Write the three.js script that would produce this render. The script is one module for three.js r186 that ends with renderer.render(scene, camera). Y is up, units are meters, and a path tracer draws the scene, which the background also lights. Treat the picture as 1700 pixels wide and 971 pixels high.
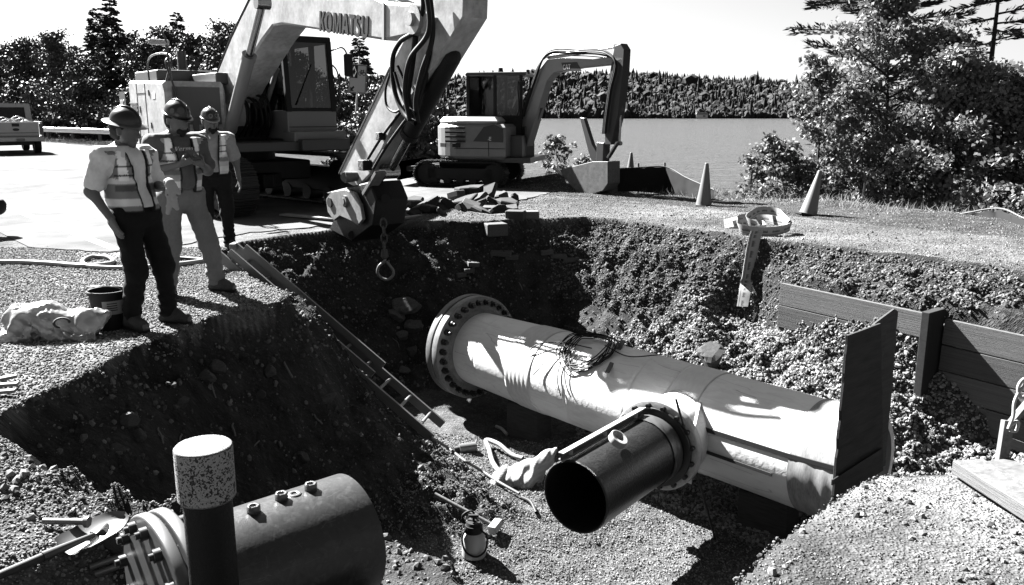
import * as THREE from 'three';
import { mergeGeometries } from 'three/addons/utils/BufferGeometryUtils.js';
import { RoundedBoxGeometry } from 'three/addons/geometries/RoundedBoxGeometry.js';

// ------------------------------------------------------------------ camera, sky, sun, exposure
const scene = new THREE.Scene();
const R = Math.PI / 180, EYE = 1.7, PITCH = 12.2 * R, FOC = 1387;
const camera = new THREE.PerspectiveCamera(2 * Math.atan(485.5 / FOC) / R, 1024 / 585, 0.1, 4000);
camera.position.set(0, EYE, 0); camera.rotation.x = -PITCH;
const SUN_AZ = 48.3 * R, SUN_EL = 42 * R;
const sunDir = new THREE.Vector3(-Math.sin(SUN_AZ) * Math.cos(SUN_EL), Math.sin(SUN_EL), -Math.cos(SUN_AZ) * Math.cos(SUN_EL));
const sun = new THREE.DirectionalLight(0xffffff, 5);
sun.target.position.set(0, 0, -10); sun.position.copy(sunDir).multiplyScalar(60).add(sun.target.position); sun.castShadow = true; sun.shadow.mapSize.set(4096, 4096);
Object.assign(sun.shadow.camera, { left: -30, right: 30, top: 30, bottom: -30, near: 1, far: 160 });
scene.add(sun, sun.target); sun.name = 'sun';
const EXPOSURE = 14;
{ // clear-sky luminance (CIE clear sky), neutral grey
  const W = 512, H = 256, d = new Float32Array(W * H * 4), zs = Math.PI / 2 - SUN_EL;
  for (let j = 0; j < H; j++) for (let i = 0; i < W; i++) {
    const a = ((i + .5) / W - .5) * 2 * Math.PI, e = ((j + .5) / H - .5) * Math.PI, y = Math.sin(e);
    const x = Math.cos(a) * Math.cos(e), z = Math.sin(a) * Math.cos(e);
    const g = Math.acos(Math.min(1, x * sunDir.x + Math.max(y, 0) * sunDir.y + z * sunDir.z));
    let L = (1 - Math.exp(-.19 / Math.max(y, .04))) * (.91 + 10 * Math.exp(-3 * g) + .45 * Math.cos(g) ** 2);
    L = y < 0 ? .014 : L * .063;
    const o = (j * W + i) * 4; d[o] = d[o + 1] = d[o + 2] = L; d[o + 3] = 1;
  }
  const t = new THREE.DataTexture(d, W, H, THREE.RGBAFormat, THREE.FloatType);
  t.mapping = THREE.EquirectangularReflectionMapping; t.magFilter = THREE.LinearFilter; t.needsUpdate = true;
  scene.background = t; scene.environment = t;
}
const renderer = new THREE.WebGLRenderer({ antialias: true });
renderer.setSize(1024, 585); renderer.toneMapping = THREE.LinearToneMapping; renderer.toneMappingExposure = EXPOSURE;
renderer.shadowMap.enabled = true; renderer.shadowMap.type = THREE.PCFSoftShadowMap;

// ------------------------------------------------------------------ helpers
const V = (x, y, z) => new THREE.Vector3(x, y, z);
const rng = (s) => () => { s = (s + 0x6d2b79f5) | 0; let t = Math.imul(s ^ (s >>> 15), 1 | s); t = (t + Math.imul(t ^ (t >>> 7), 61 | t)) ^ t; return ((t ^ (t >>> 14)) >>> 0) / 4294967296; };
const cP = Math.cos(PITCH), sP = Math.sin(PITCH);
// direction of a photograph pixel (1700 x 971), world axes
const ray = (px, py) => { const dx = (px - 850) / FOC, dy = (485.5 - py) / FOC; return V(dx, -sP + dy * cP, -(cP + dy * sP)); };
const onY = (px, py, Y = 0) => { const r = ray(px, py); return r.multiplyScalar((Y - EYE) / r.y).add(V(0, EYE, 0)); };
const atD = (px, py, d) => ray(px, py).multiplyScalar(d).add(V(0, EYE, 0));
const lerp = THREE.MathUtils.lerp, clamp = THREE.MathUtils.clamp, sst = (a, b, x) => { const t = clamp((x - a) / (b - a), 0, 1); return t * t * (3 - 2 * t); };
const hash2 = (i, j) => { let h = Math.imul(i, 374761393) ^ Math.imul(j, 668265263); h = Math.imul(h ^ (h >>> 13), 1274126177); return ((h ^ (h >>> 16)) >>> 0) / 4294967296; };
const vnoise = (x, y) => { const i = Math.floor(x), j = Math.floor(y), u = x - i, v = y - j, a = u * u * (3 - 2 * u), b = v * v * (3 - 2 * v); return lerp(lerp(hash2(i, j), hash2(i + 1, j), a), lerp(hash2(i, j + 1), hash2(i + 1, j + 1), a), b); };
const fbm = (x, y, n = 4) => { let s = 0, a = .5; for (let k = 0; k < n; k++) { s += a * vnoise(x, y); x = x * 2.03 + 17.1; y = y * 2.03 + 5.7; a *= .5; } return s; };
// tiling noise for textures
const tnoise = (x, y, p) => { const i = Math.floor(x), j = Math.floor(y), u = x - i, v = y - j, a = u * u * (3 - 2 * u), b = v * v * (3 - 2 * v), m = (k) => ((k % p) + p) % p; return lerp(lerp(hash2(m(i), m(j)), hash2(m(i + 1), m(j)), a), lerp(hash2(m(i), m(j + 1)), hash2(m(i + 1), m(j + 1)), a), b); };
function tex(n, f, srgb = false, m = n) { // f(u, v) in 0..1 -> grey value 0..1
  const d = new Uint8Array(n * m * 4);
  for (let j = 0; j < m; j++) for (let i = 0; i < n; i++) { const g = clamp(f(i / n, j / m) * 255, 0, 255), o = (j * n + i) * 4; d[o] = d[o + 1] = d[o + 2] = g; d[o + 3] = 255; }
  const t = new THREE.DataTexture(d, n, m); t.wrapS = t.wrapT = THREE.RepeatWrapping; t.magFilter = THREE.LinearFilter; if (srgb) t.colorSpace = THREE.SRGBColorSpace; t.needsUpdate = true; return t;
}
const rep = (t, u, v = u) => { const c = t.clone(); c.repeat.set(u, v); c.needsUpdate = true; return c; };
// tiling cells: [distance to the nearest seed, value of that cell]
const worley = (x, y, p) => { const i = Math.floor(x), j = Math.floor(y); let b = 9, v = 0; for (let a = -1; a < 2; a++) for (let c = -1; c < 2; c++) { const m = (((i + a) % p) + p) % p, n = (((j + c) % p) + p) % p, q = Math.hypot(i + a + hash2(m, n) - x, j + c + hash2(m + 31, n + 17) - y); if (q < b) { b = q; v = hash2(m + 7, n + 91); } } return [b, v]; };
const T = {
  grit: tex(1024, (u, v) => { const [a, p] = worley(u * 150, v * 150, 150), [b, q] = worley(u * 57, v * 57, 57), n = tnoise(u * 11, v * 11, 11), m = tnoise(u * 31, v * 31, 31); return .16 + .34 * (1 - a) * (.35 + .9 * p) + (q > .6 ? .45 * Math.max(0, .62 - b) * (.4 + q) : 0) + .22 * n + .22 * m; }),
  blotch: tex(256, (u, v) => .5 + .35 * tnoise(u * 8, v * 8, 8) + .25 * tnoise(u * 30, v * 30, 30) + .15 * tnoise(u * 90, v * 90, 90) - .12),
  fine: tex(256, (u, v) => .78 + .14 * tnoise(u * 120, v * 120, 120) + .1 * tnoise(u * 9, v * 9, 9)),
  wood: tex(512, (u, v) => { const w = tnoise(u * 4, v * 40, 40) * .5 + tnoise(u * 10, v * 160, 160) * .4 + tnoise(u * 120, v * 240, 240) * .25; return .35 + .6 * w; }),
  rust: tex(512, (u, v) => { const a = tnoise(u * 10, v * 10, 10), b = tnoise(u * 46, v * 46, 46), c = tnoise(u * 150, v * 150, 150); return .35 + .5 * a * b + .35 * (c > .72 ? c : .1) + .25 * b; }),
};
const grey = (g) => { const v = g * .34; return new THREE.Color().setRGB(v, v, v); };
function mat(g, rough = .8, o = {}) { return new THREE.MeshPhysicalMaterial({ color: grey(g), roughness: rough, metalness: 0, specularIntensity: rough >= .5 ? .3 : .6, side: THREE.DoubleSide, ...o }); }
const matte = (g, rough, o = {}) => new THREE.MeshPhysicalMaterial({ color: grey(g), roughness: rough, specularIntensity: .04, side: THREE.DoubleSide, ...o });
const worn = (g, rough, map = T.fine, r = 1, o = {}) => mat(g, rough, { map: rep(map, r), bumpMap: rep(map, r), bumpScale: .002, ...o });
// geometry helpers
const ni = (g) => { const q = g.index ? g.toNonIndexed() : g; for (const k of Object.keys(q.attributes)) if (!['position', 'normal', 'uv'].includes(k)) q.deleteAttribute(k); if (!q.attributes.uv) q.setAttribute('uv', new THREE.BufferAttribute(new Float32Array(q.attributes.position.count * 2), 2)); q.clearGroups?.(); return q; };
const join = (list) => list.length === 1 ? list[0] : mergeGeometries(list.map(ni));
const bx = (w, h, d, x = 0, y = 0, z = 0, rx = 0, ry = 0, rz = 0, r = Math.min(w, h, d) * .12) => { const g = r > 0 ? new RoundedBoxGeometry(w, h, d, 1, Math.min(r, .03)) : new THREE.BoxGeometry(w, h, d); g.rotateX(rx); g.rotateY(ry); g.rotateZ(rz); g.translate(x, y, z); return g; };
const cy = (r1, r2, h, x = 0, y = 0, z = 0, rx = 0, rz = 0, s = 20, open = false) => { const g = new THREE.CylinderGeometry(r1, r2, h, s, 1, open); g.rotateX(rx); g.rotateZ(rz); g.translate(x, y, z); return g; };
const sph = (r, x = 0, y = 0, z = 0, sx = 1, sy = 1, sz = 1, n = 14) => { const g = new THREE.SphereGeometry(r, n, Math.max(6, n * .7 | 0)); g.scale(sx, sy, sz); g.translate(x, y, z); return g; };
const align = (g, a, b, ax = V(0, 1, 0)) => { const d = b.clone().sub(a); g.applyQuaternion(new THREE.Quaternion().setFromUnitVectors(ax, d.normalize())); g.translate((a.x + b.x) / 2, (a.y + b.y) / 2, (a.z + b.z) / 2); return g; };
const bar = (a, b, r1, r2 = r1, s = 12, open = false) => align(new THREE.CylinderGeometry(r2, r1, a.distanceTo(b), s, 1, open), a, b);
const beam = (a, b, w, h, up = V(0, 1, 0)) => { const L = a.distanceTo(b), g = new RoundedBoxGeometry(w, h, L, 1, Math.min(w, h) * .1), d = b.clone().sub(a).normalize(), x = up.clone().cross(d).normalize(), y = d.clone().cross(x); g.applyMatrix4(new THREE.Matrix4().makeBasis(x, y, d)); g.translate((a.x + b.x) / 2, (a.y + b.y) / 2, (a.z + b.z) / 2); return g; };
const tube = (pts, r, n = pts.length * 6, s = 8, closed = false) => new THREE.TubeGeometry(new THREE.CatmullRomCurve3(pts, closed), n, r, s, closed);
const plate = (poly, t, z0 = 0, bev = .012) => { const g = new THREE.ExtrudeGeometry(new THREE.Shape(poly.map(([x, y]) => new THREE.Vector2(x, y))), { depth: t - 2 * bev, bevelEnabled: bev > 0, bevelThickness: bev, bevelSize: bev, bevelOffset: -bev, bevelSegments: 1, curveSegments: 6 }); g.translate(0, 0, z0 + bev); return g; };
const lathe = (pts, s = 32) => new THREE.LatheGeometry(pts.map(([r, y]) => new THREE.Vector2(r, y)), s);
const shiftG = (g, x, y, z) => { g.translate(x, y, z); return g; };
const used = {};
const numbered = (n) => { const k = used[n] = (used[n] ?? -1) + 1; return k ? n + '_' + String(k).padStart(3, '0') : n; };
function mesh(name, geos, m, parent) { const o = new THREE.Mesh(join([].concat(geos)), m); o.name = name; o.castShadow = o.receiveShadow = true; if (parent) parent.add(o); return o; }
function tag(o, label, category, group) { o.userData.label = label; o.userData.category = category; if (group) o.userData.group = group; return o; }
function thing(name, label, category, pos = V(0, 0, 0), turn = 0, group) { const o = new THREE.Group(); o.name = numbered(name); o.position.copy(pos); o.rotation.y = turn; scene.add(o); return tag(o, label, category, group); }
function single(name, label, category, geos, m, group) { const o = mesh(numbered(name), geos, m); scene.add(o); return tag(o, label, category, group); }
function struct(name, geos, m) { const o = mesh(name, geos, m); scene.add(o); o.userData.kind = 'structure'; o.userData.label = name.replace(/_/g, ' '); return o; }
// ------------------------------------------------------------------ terrain: rim and toe contours of the excavation (x, forward distance)
const CONT = [
  [0, [[-2.9, 4.35], [-2.72, 4.1], [-2.3, 3.85], [-1.95, 3.62], [-1.72, 3.25], [-1.6, 2.7], [-1.35, 2.1], [-.6, 1.6], [0, 1.55], [.42, 1.95], [.7, 2.6], [1.0, 3.05], [1.24, 3.3], [1.5, 3.55], [1.76, 3.75], [2.3, 3.78], [3.2, 3.72], [4.5, 3.75], [6.3, 3.9], [7.6, 5], [7.5, 7.2], [6.4, 8.25], [5.66, 9.08], [5.25, 9.57], [4.78, 10.07], [4.26, 10.63], [3.78, 11.15], [3.5, 11.25], [3.22, 11.55], [3.0, 12.05], [2.33, 12.87], [1.7, 13.5], [1.2, 13.7], [.48, 13.4], [-.47, 12.95], [-1.87, 12.9], [-2.59, 12.33], [-3.29, 11.6], [-3.72, 10.9], [-3.6, 10.2], [-3.2, 9.4], [-2.75, 8.65], [-2.4, 8.15], [-2.16, 7.85], [-2.12, 7.45], [-2.3, 7.15], [-2.55, 6.85], [-2.64, 6.4], [-2.78, 5.9], [-2.87, 5.3], [-2.92, 4.8]]],
  [-.4, [[-2.7, 4.5], [-2.2, 4.2], [-1.6, 4.12], [-.8, 4.2], [-.42, 3.95], [-.3, 3.3], [-.4, 2.5], [0, 2.0], [.42, 2.3], [.82, 2.9], [1.22, 3.45], [1.72, 3.92], [2.4, 3.98], [4.5, 3.98], [6.1, 4.15], [7, 5.2], [6.9, 6.7], [5.72, 7.45], [5.2, 8.15], [4.68, 8.82], [3.56, 10.28], [3.5, 10.6], [3.38, 11.1], [3.12, 11.42], [2.86, 11.75], [2.3, 12.25], [1.6, 12.8], [1.15, 13.2], [.5, 13.0], [-.2, 12.75], [-.9, 12.6], [-1.9, 12.45], [-2.5, 11.8], [-2.95, 11.1], [-3.1, 10.4], [-2.65, 9.55], [-2.2, 8.8], [-1.98, 8.05], [-1.94, 7.5], [-2.1, 7.05], [-2.36, 6.7], [-2.45, 6.1], [-2.6, 5.4], [-2.65, 4.9]]],
  [-1.1, [[-2.35, 5.0], [-1.7, 4.68], [-.8, 4.6], [-.2, 4.3], [.02, 3.5], [.2, 3.15], [.5, 3.25], [.98, 3.75], [1.48, 4.25], [2.0, 4.65], [2.8, 4.8], [4.5, 4.8], [5.8, 5.0], [6.3, 5.6], [6.1, 6.8], [5.66, 7.4], [5.14, 8.1], [4.6, 8.74], [4.4, 8.8], [4.1, 9.12], [3.7, 9.66], [3.42, 10.2], [3.4, 10.6], [3.3, 11.0], [3.04, 11.28], [2.75, 11.05], [2.6, 10.9], [2.0, 11.4], [1.45, 11.8], [1.15, 12.3], [.7, 12.6], [.1, 12.4], [-.4, 12.2], [-.8, 12.0], [-1.4, 11.9], [-2.0, 11.6], [-2.45, 11.0], [-2.5, 10.4], [-2.1, 9.6], [-1.75, 8.8], [-1.62, 8.15], [-1.64, 7.6], [-1.85, 7.05], [-2.1, 6.5], [-2.2, 5.9], [-2.32, 5.4]]],
  [-1.7, [[-2.05, 5.4], [-1.4, 5.1], [-.5, 5.0], [.1, 4.7], [.4, 4.2], [.7, 4.2], [1.2, 4.6], [1.7, 5.1], [2.4, 5.5], [3.0, 5.7], [4.5, 5.7], [5.4, 6.0], [5.6, 6.8], [5.3, 7.75], [4.98, 8.18], [4.5, 8.1], [3.9, 7.9], [3.4, 8.2], [2.9, 8.6], [2.4, 9.2], [1.9, 9.9], [1.4, 10.6], [1.05, 11.4], [.7, 12.2], [.1, 12.15], [-.5, 11.75], [-1.2, 11.6], [-1.8, 11.3], [-2.1, 10.8], [-1.95, 10.2], [-1.55, 9.4], [-1.25, 8.65], [-1.0, 8.15], [-1.06, 7.65], [-1.36, 7.25], [-1.7, 6.8], [-1.92, 6.3], [-2.08, 5.8]]],
  [-2.1, [[-1.75, 5.8], [-1.0, 5.5], [0, 5.35], [.6, 4.9], [1.2, 5.1], [1.8, 5.7], [2.6, 6.1], [3.3, 6.3], [3.35, 6.8], [2.95, 7.1], [2.5, 7.8], [2.0, 8.6], [1.5, 9.4], [1.05, 10.3], [.7, 11.2], [.1, 11.7], [-.7, 11.3], [-1.4, 11.0], [-1.7, 10.6], [-1.4, 10], [-.95, 9.2], [-.55, 8.6], [-.15, 8.0], [.18, 7.45], [-.2, 7.1], [-.7, 7.0], [-1.2, 6.85], [-1.6, 6.4]]],
];
const segs = CONT.map(([y, p]) => p.map((a, i) => { const b = p[(i + 1) % p.length]; return [a[0], a[1], b[0], b[1]]; }));
const inside = (S, x, z) => { let c = false; for (const [a, b, e, f] of S) if ((b > z) !== (f > z) && x < (e - a) * (z - b) / (f - b) + a) c = !c; return c; };
const distTo = (S, x, z) => { let m = 1e9; for (const [a, b, e, f] of S) { const dx = e - a, dz = f - b, t = clamp(((x - a) * dx + (z - b) * dz) / (dx * dx + dz * dz), 0, 1), q = (x - a - t * dx) ** 2 + (z - b - t * dz) ** 2; if (q < m) m = q; } return Math.sqrt(m); };
// shore of the lake: forward distance where the land drops, as a function of x
const SHORE = [[-400, 160], [-60, 84], [-30, 66], [-12, 43], [-3, 28.5], [2.8, 20.6], [4.9, 17.6], [8, 13.2], [14, 8], [60, -20], [400, -100]];
const shoreZ = (x) => { for (let i = 1; i < SHORE.length; i++) if (x <= SHORE[i][0]) { const [a, b] = SHORE[i - 1], [c, d] = SHORE[i]; return lerp(b, d, (x - a) / (c - a)); } return -100; };
const LAKE = -2.9;
function pitDepth(x, z) { // 0 outside, else the interpolated contour level
  if (x < -4.2 || x > 7.9 || z < 1.3 || z > 14) return 0;
  let k = -1; while (k + 1 < segs.length && inside(segs[k + 1], x, z)) k++;
  if (k < 0) return 0;
  if (k === segs.length - 1) return CONT[k][0] - .12 * Math.min(1, distTo(segs[k], x, z));
  const a = distTo(segs[k], x, z), b = distTo(segs[k + 1], x, z);
  let t = a / (a + b + 1e-6); if (k === 0 && !(x < -.2 && z < 4.4)) t = Math.pow(t, .5); return lerp(CONT[k][0], CONT[k + 1][0], t);
}
const STUB_A = V(-1.43, -.3, -3.14), STUB_B = V(-.775, -.3, -3.73); // dark pipe stub in the near trench
function rough(x, z) { return fbm(x * 1.7 + 40, z * 1.7 + 11, 5) - .5; }
const mounds = [[1.3, 20.2, 1.5, .25], [-.9, 13.6, .7, .12], [5.6, 15.2, 1.6, .12], [7.4, 12.4, 1.3, .14], [6.6, 13.3, .8, .1]];
function height(x, z) {
  const wx = x + .16 * (fbm(x * 1.3, z * 1.3 + 7, 3) - .45) + .05 * (fbm(x * 6, z * 6, 2) - .4), wz = z + .16 * (fbm(x * 1.3 + 31, z * 1.3, 3) - .45);
  const d = pitDepth(wx, wz);
  const road = sst(4.5, 2.6, x * .75 + z * .66) < 1 && z > 9 && x < -3.2;
  let y = d;
  if (d < -.01) { const w = Math.min(1, -d * 4); const rg = 1 - Math.abs(2 * fbm(x * 3.1 + 9, z * 3.1 + d * 2, 4) - .95) * 2.2; y += w * (.16 * rough(x, z) + .14 * (fbm(x * 8, z * 8 + d * 3, 4) - .45) + (d > -2 ? .12 * (rg - .4) : 0)) * (d < -2.05 ? .45 : 1); }
  else if (z < 30 && Math.abs(x) < 30) y += road ? 0 : .05 * rough(x * .6, z * .6) + .02 * (fbm(x * 7, z * 7, 2) - .4);
  for (const [mx, mz, r, hgt] of mounds) { const q = ((x - mx) ** 2 + (z - mz) ** 2) / (r * r); if (q < 4) y += hgt * Math.exp(-q * 1.6) * (.7 + .6 * fbm(x * 3, z * 3, 3)); }
  if (d > -.02 && z > 6) { // soil heaped between the far rim and the paving
    const q = Math.hypot((x + 1.0) / 1.6, (z - 13.35) / .5); if (q < 1.5) y += .07 * Math.exp(-q * q * 2) * (.5 + fbm(x * 5, z * 5, 3));
  }
  // shelf at the near left slopes down to the pipe stub
  if (x < -1.2 && z < 4.5 && d > -.3) y -= .26 * sst(-3.6, -1.75, x) * sst(4.3, 3.7, z);
  { const ax = -1.5, az = 3.08, bx_ = -.7, bz = 3.78, dx = bx_ - ax, dz = bz - az, t = clamp(((x - ax) * dx + (z - az) * dz) / (dx * dx + dz * dz), 0, 1), q = Math.hypot(x - ax - t * dx, z - az - t * dz); if (q < .8) y = lerp(Math.min(y, -.68), y, sst(.4, .78, q)); }
  // shore and lake bed, then the far hills
  const s = z - shoreZ(x) - .5 * (fbm(x * .8, z * .8, 2) - .4);
  if (s > 0 && z < 590) y -= Math.min(5, s * .55);
  if (z > 590) { const crest = 30 - 9 * sst(-50, 330, x) + 5 * Math.sin(x * .011) + 14 * sst(-100, -420, x); y = Math.max(-4, -4 + (crest + 4) * sst(590, 860, z + 20 * (fbm(x * .01, z * .01, 3) - .5)) + 1.6 * sst(590, 604, z)); }
  return y;
}
const axis = (a, b, fine, lo, hi, g) => { const o = []; for (let t = a; t <= b + 1e-6; t += fine) o.push(t); let s = fine; while (o[o.length - 1] < hi) { s *= g; o.push(o[o.length - 1] + s); } s = fine; while (o[0] > lo) { s *= g; o.unshift(o[0] - s); } return o; };
const GX = axis(-6, 7.6, .042, -1200, 1200, 1.11), GZ = axis(1.6, 15.5, .042, -40, 1100, 1.045);
const groundGeo = (() => {
  const nx = GX.length, nz = GZ.length, p = new Float32Array(nx * nz * 3), c = new Float32Array(nx * nz * 3), uv = new Float32Array(nx * nz * 2), idx = new Uint32Array((nx - 1) * (nz - 1) * 6);
  for (let j = 0; j < nz; j++) for (let i = 0; i < nx; i++) {
    const x = GX[i], z = GZ[j], k = j * nx + i, y = height(x, z);
    p.set([x, y, -z], k * 3); uv.set([x * .55, z * .55 + y * .4], k * 2);
    // colours of the matter itself: pale dusty surfacing, dark moist subsoil, grass beyond the road, forest floor
    const n = fbm(x * 2.2 + 3, z * 2.2, 4), far = z > 60, pt = fbm(x * .9 + 50, z * 1.3 + 8, 4);
    let a = .3 + .16 * (n - .45) + (z < 4.6 ? .8 : .45) * (pt - .46); if (x > -1.5 && z > 8) a *= .88;
    const ex = x + .12 * (fbm(x * 4, z * 4, 3) - .45), ez = z + .12 * (fbm(x * 4 + 9, z * 4, 3) - .45);
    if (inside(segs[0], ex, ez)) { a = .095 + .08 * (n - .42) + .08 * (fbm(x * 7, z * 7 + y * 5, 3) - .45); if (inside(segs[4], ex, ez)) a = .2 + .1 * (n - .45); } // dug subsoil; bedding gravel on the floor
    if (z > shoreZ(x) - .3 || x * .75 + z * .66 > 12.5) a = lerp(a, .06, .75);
    if (x > -1.5 && z > 15.8 && z < 24) a = lerp(a, .12, sst(.4, .6, fbm(x * 1.2, z * 1.2, 3)));
    if (far) a = .03; if (y < LAKE) a = .04;
    a *= .34; c.set([a, a, a], k * 3);
  }
  let o = 0;
  for (let j = 0; j < nz - 1; j++) for (let i = 0; i < nx - 1; i++) { const k = j * nx + i; idx.set([k, k + 1, k + nx, k + 1, k + nx + 1, k + nx], o); o += 6; }
  const g = new THREE.BufferGeometry(); g.setAttribute('position', new THREE.BufferAttribute(p, 3)); g.setAttribute('uv', new THREE.BufferAttribute(uv, 2)); g.setAttribute('color', new THREE.BufferAttribute(c, 3)); g.setIndex(new THREE.BufferAttribute(idx, 1)); g.computeVertexNormals(); return g;
})();
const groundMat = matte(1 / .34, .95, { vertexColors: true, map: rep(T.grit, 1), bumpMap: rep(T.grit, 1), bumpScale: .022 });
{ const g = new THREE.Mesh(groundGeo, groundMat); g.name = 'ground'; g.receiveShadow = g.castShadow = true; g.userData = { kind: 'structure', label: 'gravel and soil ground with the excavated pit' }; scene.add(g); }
const gy = (x, zf) => height(x, zf);
const onGround = (px, py, Y0 = 0) => { // walks the ray to the terrain
  const r = ray(px, py), o = V(0, EYE, 0); let t = 2.2; for (let k = 0; k < 3000; k++) { const q = o.clone().addScaledVector(r, t); if (q.y <= height(q.x, -q.z)) return V(q.x, height(q.x, -q.z), q.z); t += .012 + t * .0008; } return o.addScaledVector(r, t);
};
// ------------------------------------------------------------------ lake
{
  const nrm = tex(512, (u, v) => .5 * tnoise(u * 16, v * 16, 16) + .35 * tnoise(u * 40, v * 40, 40) + .2 * tnoise(u * 96, v * 96, 96));
  const m = new THREE.MeshPhysicalMaterial({ color: grey(.08), roughness: .2, ior: 1.33, bumpMap: rep(nrm, 1 / 30, 1 / 9), bumpScale: .5 });
  const s = new THREE.PlaneGeometry(2400, 1000, 1, 1); s.rotateX(-Math.PI / 2); const uv = s.attributes.uv, p = s.attributes.position; s.translate(0, LAKE, -480);
  for (let i = 0; i < uv.count; i++) uv.setXY(i, p.getX(i), p.getZ(i));
  struct('lake', [s], m).userData.label = 'calm lake with fine ripples';
}
// ------------------------------------------------------------------ road on the left
{
  const poly = [[-60, 71.7], [-6.2, 10.55], [-5.0, 10.2], [-4.3, 10.75], [-4.15, 11.2], [-3.75, 11.9], [-3.2, 12.35], [-2.6, 12.85], [-2.0, 13.25], [-1.1, 13.5], [-.3, 13.45], [.2, 14.2], [-.2, 15.5], [.8, 17.9], [-60, 86]];
  const ragged = []; const r = rng(5);
  poly.forEach((a, i) => { const b = poly[(i + 1) % poly.length], L = Math.hypot(b[0] - a[0], b[1] - a[1]), n = L < 6 ? Math.ceil(L / .16) : 1; for (let k = 0; k < n; k++) ragged.push([lerp(a[0], b[0], k / n) + (n > 1 ? (r() - .5) * .09 : 0), lerp(a[1], b[1], k / n) + (n > 1 ? (r() - .5) * .09 : 0)]); });
  const g = plate(ragged, .06, 0, 0); g.rotateX(-Math.PI / 2); g.translate(0, -.046, 0);
  const road = struct('road', [g], matte(.23, .95, { map: rep(T.blotch, .09), bumpMap: rep(T.grit, .9), bumpScale: .004 })); road.userData.label = 'dusty asphalt road';
  const ln = (c, x0, x1, w) => { const z = (x) => (c - .75 * x) / .66, q = plate([[x0, z(x0)], [x1, z(x1)], [x1 + w * .75, z(x1) + w * .66], [x0 + w * .75, z(x0) + w * .66]], .01, 0, 0); q.rotateX(-Math.PI / 2); q.translate(0, .008, 0); return q; };
  const l = mesh('edge_line', [ln(3.05, -58, -5.0, .13)], matte(.7, .9, { map: rep(T.fine, 2) }), road);
}
// ------------------------------------------------------------------ pipes in the pit
const wm = (name, geos, m, parent) => { const o = mesh(name, geos, m, parent); o.geometry.translate(-parent.position.x, -parent.position.y, -parent.position.z); return o; };
const onPlane = (px, py, P0, n) => { const r = ray(px, py), o = V(0, EYE, 0); return o.clone().addScaledVector(r, P0.clone().sub(o).dot(n) / r.dot(n)); };
const axial = (g, A, dir) => { g.applyQuaternion(new THREE.Quaternion().setFromUnitVectors(V(0, 1, 0), dir)); g.translate(A.x, A.y, A.z); return g; };
const PA = V(-.46, -1.3, -10.5), PD = V(2.68 + .57, 0, 10.62 - 7.04).normalize(), PB = PA.clone().addScaledVector(PD, 5.2), PL = PA.distanceTo(PB);
const PU = V(0, 1, 0), PS = PD.clone().cross(PU).normalize(); // PS: sideways, away from camera or toward it
if (PS.z < 0) PS.negate(); // toward the camera
const pipeR = (s) => s < .15 ? .47 : s < 1.25 ? lerp(.47, .5, (s - .15) / 1.1) : s < 2.6 ? lerp(.5, .51, (s - 1.25) / 1.35) : .51;
const onPipe = (s, a, off = 0) => PA.clone().addScaledVector(PD, s).addScaledVector(PU, Math.cos(a) * (pipeR(s) + off)).addScaledVector(PS, Math.sin(a) * (pipeR(s) + off)); // a = 0 on top, + toward the camera
const scuffed = (seed, base, n, lo = .5, hi = 1.9, ink = 150) => { const c = document.createElement('canvas'); c.width = 1024; c.height = 512; const x = c.getContext('2d'), r = rng(seed), k = (v, a) => `rgba(${v},${v},${v},${a})`; x.fillStyle = k(base, 1); x.fillRect(0, 0, 1024, 512); for (let i = 0; i < 2600; i++) { x.fillStyle = k(r() < .5 ? base * lo : Math.min(255, base * hi), .05 + .12 * r()); x.beginPath(); x.ellipse(r() * 1024, r() * 512, 2 + 18 * r(), 1 + 7 * r(), r() * 3, 0, 7); x.fill(); } for (let i = 0; i < n; i++) { x.strokeStyle = k(ink + 80 * r(), .1 + .4 * r()); x.lineWidth = .6 + 2.4 * r() * r(); x.beginPath(); let px = r() * 1024, py = r() * 512; x.moveTo(px, py); const a = r() < .6 ? 1.57 + (r() - .5) * .5 : r() * 3; for (let s = 0; s < 4; s++) { px += Math.cos(a) * 14 * r() + (r() - .5) * 8; py += Math.sin(a) * 22 * r() + (r() - .5) * 6; x.lineTo(px, py); } x.stroke(); } const t = new THREE.CanvasTexture(c); t.colorSpace = THREE.SRGBColorSpace; t.wrapS = t.wrapT = THREE.RepeatWrapping; return t; };
const coat = mat(1.5, .55, { map: scuffed(21, 222, 150, .8, 1.12, 70), bumpMap: rep(T.blotch, 3, 5), bumpScale: .004 });
const steelDark = mat(.035, .38, { map: rep(T.rust, 3, 12), bumpMap: rep(T.rust, 3, 12), bumpScale: .0025, metalness: .15 });
const steelMid = mat(.13, .45, { metalness: .2 });
const boltMat = mat(.045, .4, { metalness: .3 });
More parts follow.
